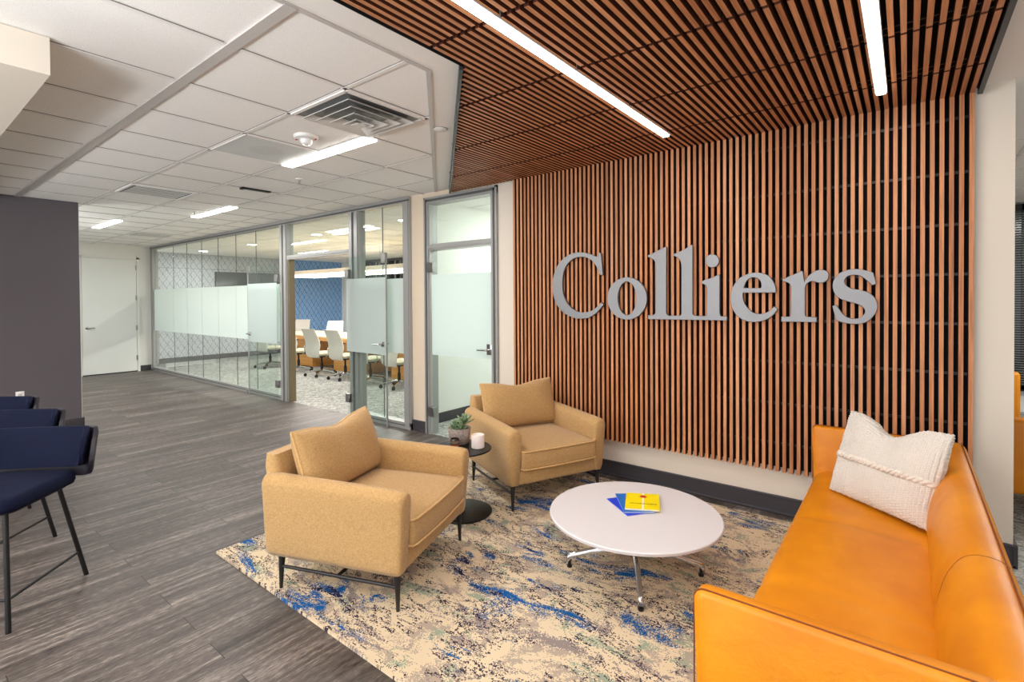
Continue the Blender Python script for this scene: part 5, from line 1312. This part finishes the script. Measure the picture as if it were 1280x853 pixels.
seat_prof = [(-0.38, 0.215, 0, -0.2), (-0.43, 0.225, -1, 0), (-0.452, 0.26, -1, 0), (-0.462, 0.31, -1, 0), (-0.462, 0.355, -1, 0.1), (-0.452, 0.392, -0.9, 0.5), (-0.43, 0.416, -0.5, 0.9), (-0.395, 0.430, -0.1, 1),
             (-0.33, 0.436, 0, 1), (-0.2, 0.436, 0, 1), (-0.05, 0.430, 0, 1), (0.06, 0.424, 0, 1), (0.11, 0.42, 0, 1), (0.15, 0.40, 0, 0), (0.15, 0.215, 0, 0)]
seat_prof = dense(seat_prof, 2, 12)
seat = sweep(seat_prof, (YA + AT + 0.001, YB - AT - 0.001), DIP, 0.008, 'seat_cushion')
back_prof = [(0.10, 0.40, 0, 0), (0.075, 0.45, -1, 0), (0.078, 0.52, -1, 0.1), (0.095, 0.60, -1, 0.2), (0.125, 0.665, -0.8, 0.5), (0.160, 0.698, -0.4, 0.9), (0.20, 0.706, 0, 1), (0.235, 0.700, 0.3, 1), (0.258, 0.68, 0.8, 0.5), (0.262, 0.64, 1, 0), (0.245, 0.45, 1, 0), (0.205, 0.14, 1, 0), (0.19, 0.12, 0, 0), (0.16, 0.12, 0, 0), (0.152, 0.38, 0, 0)]
back_prof = dense(back_prof, 1, 10)
back = sweep(back_prof, (YA + 0.004, YB - 0.004), DIP, 0.005, 'backrest')
for (y, par, pr, k0, k1) in [(q, back, back_prof, 1, 37) for q in DIP] + [(q, seat, seat_prof, 4, 50) for q in DIP]:
    bm = bmesh.new()
    dd_ = 0.008 if par is seat else 0.005
    add_tube(bm, [L_(x + nx * (-dd_), y, z + nz * (-dd_)) for x, z, nx, nz in pr[k0:k1]], 0.0016, 6)
    obj('seam', bm, M['seam'] if par is back else M['seam_soft'], par)
bm = bmesh.new()
add_tube(bm, [L_(0.243, YA + 0.01, 0.7), L_(0.243, YB - 0.01, 0.7)], 0.0025, 6)
obj('piping', bm, M['seam'], back)
bx('base_frame', L_(-0.42, YA + AT + 0.001, 0.13), L_(0.15, YB - AT - 0.001, 0.214), M['orange'], sofa, 0.01)
for x in (-0.38, 0.13):
    for y in (YA + 0.12, YB - 0.12):
        bm = bmesh.new(); add_tube(bm, [L_(x, y, RZ), L_(x, y, 0.135)], 0.014, 14); obj('leg', bm, M['chrome'], sofa)

# knitted throw pillow in the far corner of the sofa
A_, B_ = Vector((-0.335, 3.30, 0.442)), Vector((0.058, 2.985, 0.442))
TL_, TR_ = Vector((-0.196, 3.48, 0.85)), Vector((0.105, 3.03, 0.875))
ux = (B_ - A_).normalized(); uz = (((TL_ + TR_) - (A_ + B_)) / 2).normalized(); uz = (uz - ux * uz.dot(ux)).normalized(); uy = uz.cross(ux)
bm, ring = cushion_bm(0.535, 0.455, 0.15, chop=0.085, ear=0.0, n=120, pinch=0.45, waist=0.01)
bm.normal_update()
rr = random.Random(9)
rim_set = {tuple(round(c, 5) for c in q) for q in ring}
disp = {}
for v in bm.verts:
    # chunky knit: rows of offset stitches standing proud of the cover
    X, Z = v.co.x / 0.017, v.co.z / 0.013
    st_ = abs(math.sin(PI * X)) * abs(math.sin(PI * Z + (math.floor(X) % 2) * PI / 2))
    wob = 0.5 + 0.5 * math.sin(v.co.x * 41 + 2 * math.sin(v.co.z * 23)) * math.sin(v.co.z * 37)
    a_ = 0.006 * st_ * (0.45 + wob) + rr.uniform(-0.0006, 0.0006)
    if tuple(round(c, 5) for c in v.co) in rim_set:
        a_ = 0.004 * math.sin((v.co.x + v.co.z) * 300) + rr.uniform(-0.002, 0.002)
    disp[v] = v.normal * a_
for v, d_ in disp.items():
    v.co += d_
mt = Matrix.Identity(4)
mt.col[0][:3] = ux; mt.col[1][:3] = uy; mt.col[2][:3] = uz
pw = thing('throw_pillow', 'cream chunky knit pillow with a braided band in the far corner of the orange sofa', 'pillow', tuple((A_ + B_) / 2 + Vector((0.012, 0.012, 0.004))))
bm.transform(mt)
obj('pillow_cover', bm, M['knit'], pw, angle=180)
bm = bmesh.new()
for ph, off in ((0, 0), (PI, 0.0)):
    pts = []
    for k in range(120):
        f = k / 119
        u = -1 + 2 * f
        x = u * 0.258
        z = 0.205 + 0.009 * math.sin(f * 66 + ph)
        th = 0.078 * ((1 - abs(u) ** 2.6)) ** 0.45 * (1 - abs((z - 0.2275) / 0.2275) ** 2.6) ** 0.45
        pts.append(mt @ Vector((x, -th - 0.003 - 0.005 * math.cos(f * 66 + ph), z)))
    add_tube(bm, pts, 0.0090, 7)
obj('braided_band', bm, M['knit_plain'], pw, angle=180)

# ============================================================ COUNTER STOOLS
def make_stool(loc, label):
    t = thing('counter_stool', label, 'stool', loc, math.radians(-45), 'navy counter stools')
    # seat pad, rounded square slightly dished
    bm = bmesh.new()
    secs = []
    for z, d in ((0.536, 0.02), (0.542, 0.006), (0.56, 0.0), (0.590, 0.002), (0.604, 0.014), (0.609, 0.035)):
        secs.append([(x, y, z) for x, y in rrect(-0.235 + d, 0.235 - d, -0.235 + d, 0.235 - d, 0.07 - d * 0.5, 6)])
    loft(bm, secs)
    obj('seat', bm, M['navy'], t, angle=60)
    bm = bmesh.new()
    secs = [[(x, y, z) for x, y in rrect(-0.20, 0.20, -0.20, 0.20, 0.06, 6)] for z in (0.524, 0.5365)]
    loft(bm, secs)
    obj('seat_pan', bm, M['black'], t)
    # curved back: arc path round the rear, inner pad and outer shell
    def arc(R_, half, n=28):
        out = []
        for k in range(n + 1):
            f = -1 + 2 * k / n
            # flat middle, wings curling forward
            y = math.copysign(min(abs(f) * half * 1.25, half), f)
            wing = max(0, abs(f) - 0.78) / 0.22
            y = math.copysign(half * 0.86 * min(1, abs(f) / 0.78) + wing * half * 0.14, f)
            x = -R_ + 0.06 * wing ** 1.4 + 0.02 * (abs(f) ** 2)
            out.append((x, y, f))
        return out
    def shell(R_, half, th, z0, z1, name, m, cut):
        bm = bmesh.new()
        path = arc(R_, half)
        secs = []
        for k, (x, y, f) in enumerate(path):
            a = path[max(k - 1, 0)]; b = path[min(k + 1, len(path) - 1)]
            d = Vector((b[0] - a[0], b[1] - a[1])).normalized(); nv = Vector((d.y, -d.x))    # towards +x (front)
            if nv.x < 0: nv = -nv
            e = max(0, abs(f) - cut) / (1 - cut)
            zz0, zz1 = z0 + (z1 - z0) * 0.36 * e ** 2.2, z1 - (z1 - z0) * 0.22 * e ** 2.2
            w = th / 2 * (1 - 0.4 * e ** 3)
            lean = lambda z: -0.06 * (z - z0) / (z1 - z0)
            pts = []
            for q, zq in ((-0.7, 0.0), (0.7, 0.0), (1, 0.06), (1, 0.3), (1, 0.6), (1, 0.94), (0.7, 1.0), (-0.7, 1.0), (-1, 0.94), (-1, 0.6), (-1, 0.3), (-1, 0.06)):
                z = zz0 + (zz1 - zz0) * zq
                pts.append((x + nv.x * w * q + lean(z), y + nv.y * w * q, z))
            secs.append(pts)
        loft(bm, secs)
        return obj(name, bm, m, t, angle=50)
    shell(0.262, 0.300, 0.030, 0.56, 0.818, 'back_shell', M['navy_shell'], 0.72)
    shell(0.236, 0.268, 0.030, 0.618, 0.825, 'back_pad', M['navy'], 0.72)
    tops = {}
    for sx in (-1, 1):
        for sy in (-1, 1):
            bm = bmesh.new()
            top = Vector((sx * 0.165, sy * 0.165, 0.525)); ft = Vector((sx * 0.252, sy * 0.236, 0.0))
            add_tube(bm, [ft, ft.lerp(top, 0.5), top], 0.0115, 14)
            obj('leg', bm, M['black'], t)
    bm = bmesh.new()
    q = 0.27
    P_ = lambda sx, sy: Vector((sx * 0.252, sy * 0.236, 0.0)).lerp(Vector((sx * 0.165, sy * 0.165, 0.525)), q)
    for a, b in (((-1, 1), (1, 1)), ((-1, -1), (1, -1)), ((1, -1), (1, 1))):
        add_tube(bm, [P_(*a), P_(*b)], 0.0075, 10)
    obj('footrest', bm, M['black'], t)
    return t
st = make_stool((-3.60, 0.40, 0), 'nearest navy fabric counter stool with low wrapped back and black legs')
dup(st, (-4.345, 0.40, 0), label='second navy counter stool, between the nearest and the farthest stool')
dup(st, (-5.09, 0.39, 0), label='farthest navy counter stool, only its back showing before the charcoal wall outlet')

# ============================================================ CONFERENCE ROOM
t = thing('conference_table', 'long oak conference table behind the glass partition', 'table', (-9.1, 6.62, 0))
bm = bmesh.new(); add_box(bm, (-2.9, -0.55, 0.70), (2.6, 0.55, 0.74), 0.006)
obj('tabletop', bm, mat('pale_table_top', (226, 196, 150), 0.25), t)
bx('table_apron', (-2.9, -0.548, 0.64), (2.6, 0.548, 0.6995), M['oak'], t)
for x in (-2.1, -0.15, 1.8):
    bx('pedestal', (x - 0.55, -0.36, 0.0), (x + 0.55, 0.36, 0.6395), M['oak'], t)

m_mesh = mat('white_chair_shell', (212, 206, 196), 0.6)
m_seatc = mat('cream_seat', (158, 152, 128), 0.8)
def make_office_chair(loc, rz, label):
    t = thing('conference_chair', label, 'office chair', loc, rz, 'white conference chairs round the table')
    # faces +y; five star base
    bm = bmesh.new()
    for k in range(5):
        a = 2 * PI * k / 5 + 0.3
        add_tube(bm, [(0.02 * math.cos(a), 0.02 * math.sin(a), 0.115), (0.17 * math.cos(a), 0.17 * math.sin(a), 0.10), (0.31 * math.cos(a), 0.31 * math.sin(a), 0.072)], [0.022, 0.017, 0.012], 8)
    obj('star_base', bm, M['chrome'], t)
    for k in range(5):
        a = 2 * PI * k / 5 + 0.3
        bm = bmesh.new()
        for s in (-0.013, 0.013):
            bmesh.ops.create_cone(bm, segments=16, radius1=0.031, radius2=0.031, depth=0.016, cap_ends=True, matrix=Matrix.Translation((0.31 * math.cos(a) - s * math.sin(a), 0.31 * math.sin(a) + s * math.cos(a), 0.031)) @ Matrix.Rotation(a, 4, 'Z') @ Matrix.Rotation(PI / 2, 4, 'X'))
        add_tube(bm, [(0.31 * math.cos(a), 0.31 * math.sin(a), 0.035), (0.31 * math.cos(a), 0.31 * math.sin(a), 0.07)], 0.008, 8)
        obj('caster', bm, M['black'], t)
    bm = bmesh.new(); add_lathe(bm, [(0.028, 0.10), (0.028, 0.25), (0.018, 0.26), (0.018, 0.38)], n=16); obj('column', bm, M['black'], t)
    bx('seat_mechanism', (-0.10, -0.16, 0.375), (0.10, 0.12, 0.415), M['black'], t, 0.01)
    bm = bmesh.new()
    loft(bm, [[(x, y, z) for x, y in rrect(-0.24 + d, 0.24 - d, -0.22 + d, 0.27 - d, 0.08, 5)] for z, d in ((0.415, 0.02), (0.43, 0.0), (0.46, 0.0), (0.475, 0.02))])
    obj('seat', bm, m_seatc, t, angle=50)
    bm = bmesh.new()
    secs = []
    for f, y, hw in ((0.0, -0.20, 0.17), (0.08, -0.235, 0.20), (0.25, -0.245, 0.222), (0.42, -0.225, 0.228), (0.6, -0.245, 0.226), (0.8, -0.29, 0.218), (0.97, -0.335, 0.208), (1.0, -0.345, 0.205)):
        z = 0.38 + f * 0.58
        pts = []
        for s in range(9):
            q = -1 + s / 4
            pts.append((q * hw, y + 0.035 * q * q, z))
        for s in range(9):
            q = 1 - s / 4
            pts.append((q * hw, y + 0.035 * q * q - 0.014, z))
        secs.append(pts)
    loft(bm, secs)
    obj('backrest', bm, m_mesh, t, angle=60)
    for s in (-1, 1):
        bm = bmesh.new()
        add_tube(bm, [(s * 0.20, -0.05, 0.40), (s * 0.275, -0.05, 0.43), (s * 0.285, -0.07, 0.55), (s * 0.28, 0.0, 0.645), (s * 0.275, 0.14, 0.65)], 0.011, 8)
        a_ = obj('armrest', bm, M['chrome'], t)
        bx('arm_pad', (s * 0.275 - 0.03, -0.03, 0.652), (s * 0.275 + 0.03, 0.19, 0.672), M['black'], a_, 0.008)
    return t
near = [(-11.40, 'near the hidden end of the table behind the frosted left leaf'), (-10.22, 'leftmost of three seen through the open doorway'), (-9.30, 'middle of three seen through the open doorway'),
        (-8.52, 'rightmost of three seen through the open doorway'), (-7.71, 'left of two seen through the clear lower glass of the right leaf'), (-6.93, 'right of two seen through the clear lower glass beside the end post')]
och = make_office_chair((near[0][0], 5.67, 0), 0.12, 'white office chair ' + near[0][1])
for k, (x, lb) in enumerate(near[1:]):
    dup(och, (x, 5.69 - 0.02 * (k % 2), 0), 0.12 - 0.08 * k * 0.5, label='white office chair ' + lb)
for x, lb in ((-11.95, 'across the table, only its back top showing, nearer the window'), (-13.6, 'across the table, only its back top showing, nearer the doorway post')):
    dup(och, (x, 7.58, 0), -2.5, label='white office chair ' + lb)

r = thing('pendant_light', 'long lit linear ring pendant over the conference table', 'pendant light', (-9.3, 6.75, 2.12))
bm = bmesh.new(); be = bmesh.new()
hx, hy = 2.75, 0.42
for lo, hi in (((-hx, -hy, 0.0), (hx, -hy + 0.10, 0.09)), ((-hx, hy - 0.10, 0.0), (hx, hy, 0.09)), ((-hx, -hy + 0.1, 0.0), (-hx + 0.10, hy - 0.1, 0.09)), ((hx - 0.10, -hy + 0.1, 0.0), (hx, hy - 0.1, 0.09))):
    add_box(bm, lo, hi)
    add_box(be, (lo[0] + 0.008, lo[1] + 0.008, -0.03), (hi[0] - 0.008, hi[1] - 0.008, -0.0005))
obj('housing', bm, mat('maple_housing', (206, 190, 168), 0.5), r)
obj('diffuser', be, M['emit_cool'], r)
bm = bmesh.new()
for x in (-hx + 0.05, 0, hx - 0.05):
    for y in (-hy + 0.05, hy - 0.05):
        add_tube(bm, [(x, y, 0.09), (x, y, CZ - 2.12)], 0.0025, 6)
obj('cable', bm, M['steel'], r)
area('lamp', (0, 0, -0.04), 5.4, 0.8, 190, (1, 0.97, 0.93), parent=r)

tv = thing('wall_television', 'wide dark television on the patterned conference wall above the frosted band', 'television', (-14.29, 6.57, 1.78))
bx('bezel', (0.0, -0.9, -0.5), (0.05, 0.9, 0.5), M['black'], tv, 0.006)
bx('screen', (0.05, -0.885, -0.485), (0.053, 0.885, 0.485), mat('tv_screen', (70, 74, 78), 0.15), tv)

for k, (x, y, lb) in enumerate(((-13.3, 5.03, 'round lit downlight farthest left on the conference ceiling'), (-11.0, 5.11, 'second round lit downlight from the left on the conference ceiling'), (-8.47, 5.09, 'round lit downlight above the conference doorway transom'), (-5.96, 5.02, 'round lit downlight beside the partition end post'))):
    r = thing('downlight', lb, 'downlight', (x, y, CZ), 0, 'round downlights in the conference room')
    bm = bmesh.new(); add_lathe(bm, [(0.11, 0), (0.11, -0.006), (0.095, -0.008)], n=32); obj('trim_ring', bm, M['white_metal'], r)
    bm = bmesh.new(); add_lathe(bm, [(0.092, -0.0085), (0.09, -0.012)], n=32); obj('lens', bm, M['emit_cool'], r)
    area('lamp', (0, 0, -0.02), 0.16, 0.16, 22, (1, 0.97, 0.93), parent=r)
for x0, x1, y, lb in ((-10.35, -9.1, 5.65, 'left thin lit linear light on the conference ceiling seen over the doorway'), (-8.15, -6.9, 5.25, 'right thin lit linear light on the conference ceiling seen past the post')):
    r = thing('conference_linear_light', lb, 'ceiling light', ((x0 + x1) / 2, y, CZ), 0, 'linear lights in the conference room')
    l = (x1 - x0) / 2
    bx('housing', (-l - 0.01, -0.05, -0.008), (l + 0.01, 0.05, 0), M['white_metal'], r)
    bx('diffuser', (-l, -0.04, -0.018), (l, 0.04, -0.0085), M['emit_cool'], r)

# ============================================================ SIDE ROOM SEEN PAST THE RIGHT WALL END
bm = bmesh.new(); add_box(bm, (-2.89, 9.42, 0), (5.0, 9.6, CZ)); struct('wall_far', bm, M['dark_paint'], smooth=False)
w3 = sroot('window_3', (1.5, 9.2, 0))
bx('pane', (-1.6, 0.03, 0.35), (3.2, 0.04, 2.62), mat('dusk_window', (46, 50, 54), 0.15), w3)
bm = bmesh.new()
for x in (-1.62, -0.3, 1.2, 3.18):
    add_box(bm, (x - 0.03, 0.0, 0.30), (x + 0.03, 0.08, 2.70))
add_box(bm, (-1.62, 0, 2.62), (3.2, 0.08, 2.70)); add_box(bm, (-1.62, 0, 0.28), (3.2, 0.08, 0.35))
obj('frame', bm, M['black'], w3)
bm = bmesh.new()
for k in range(72):
    z = 0.37 + k * 0.031
    add_box(bm, (-1.58, -0.022, z), (3.15, 0.0, z + 0.009))
obj('blind', bm, mat('grey_blind', (120, 124, 122), 0.5), w3)
bm = bmesh.new(); add_box(bm, (-2.89, 9.28, 0), (5.0, 9.4, 0.28)); add_box(bm, (-2.89, 9.28, 2.70), (5.0, 9.4, CZ)); struct('wall_window', bm, M['paint_white'], smooth=False)

def make_lounge(loc, rz, label, sc=1.0):
    t = thing('lounge_chair', label, 'lounge chair', loc, rz, 'orange lounge chairs in the side room')
    bm = bmesh.new(); add_box(bm, (-0.36, -0.36, 0.18), (0.36, 0.26, 0.44), 0.05, 4); obj('seat', bm, M['orange'], t)
    bm = bmesh.new(); add_box(bm, (-0.45, 0.25, 0.16), (0.45, 0.38, 0.68), 0.035, 4); obj('backrest', bm, M['orange'], t)
    for s in (-1, 1):
        bm = bmesh.new(); add_box(bm, (s * 0.40 - 0.05, -0.36, 0.16), (s * 0.40 + 0.05, 0.26, 0.58), 0.04, 4); obj('armrest', bm, M['orange'], t)
    for sx in (-1, 1):
        for sy in (-1, 1):
            bm = bmesh.new(); add_tube(bm, [(sx * 0.33, sy * 0.31, 0), (sx * 0.32, sy * 0.30, 0.165)], [0.011, 0.017], 10); obj('leg', bm, M['black'], t)
    return t
lc = make_lounge((1.0, 5.2, 0), math.radians(180), 'orange lounge chair nearest behind the right wall end')
dup(lc, (0.53, 8.1, 0), math.radians(180), label='orange lounge chair farther back before the blinds')
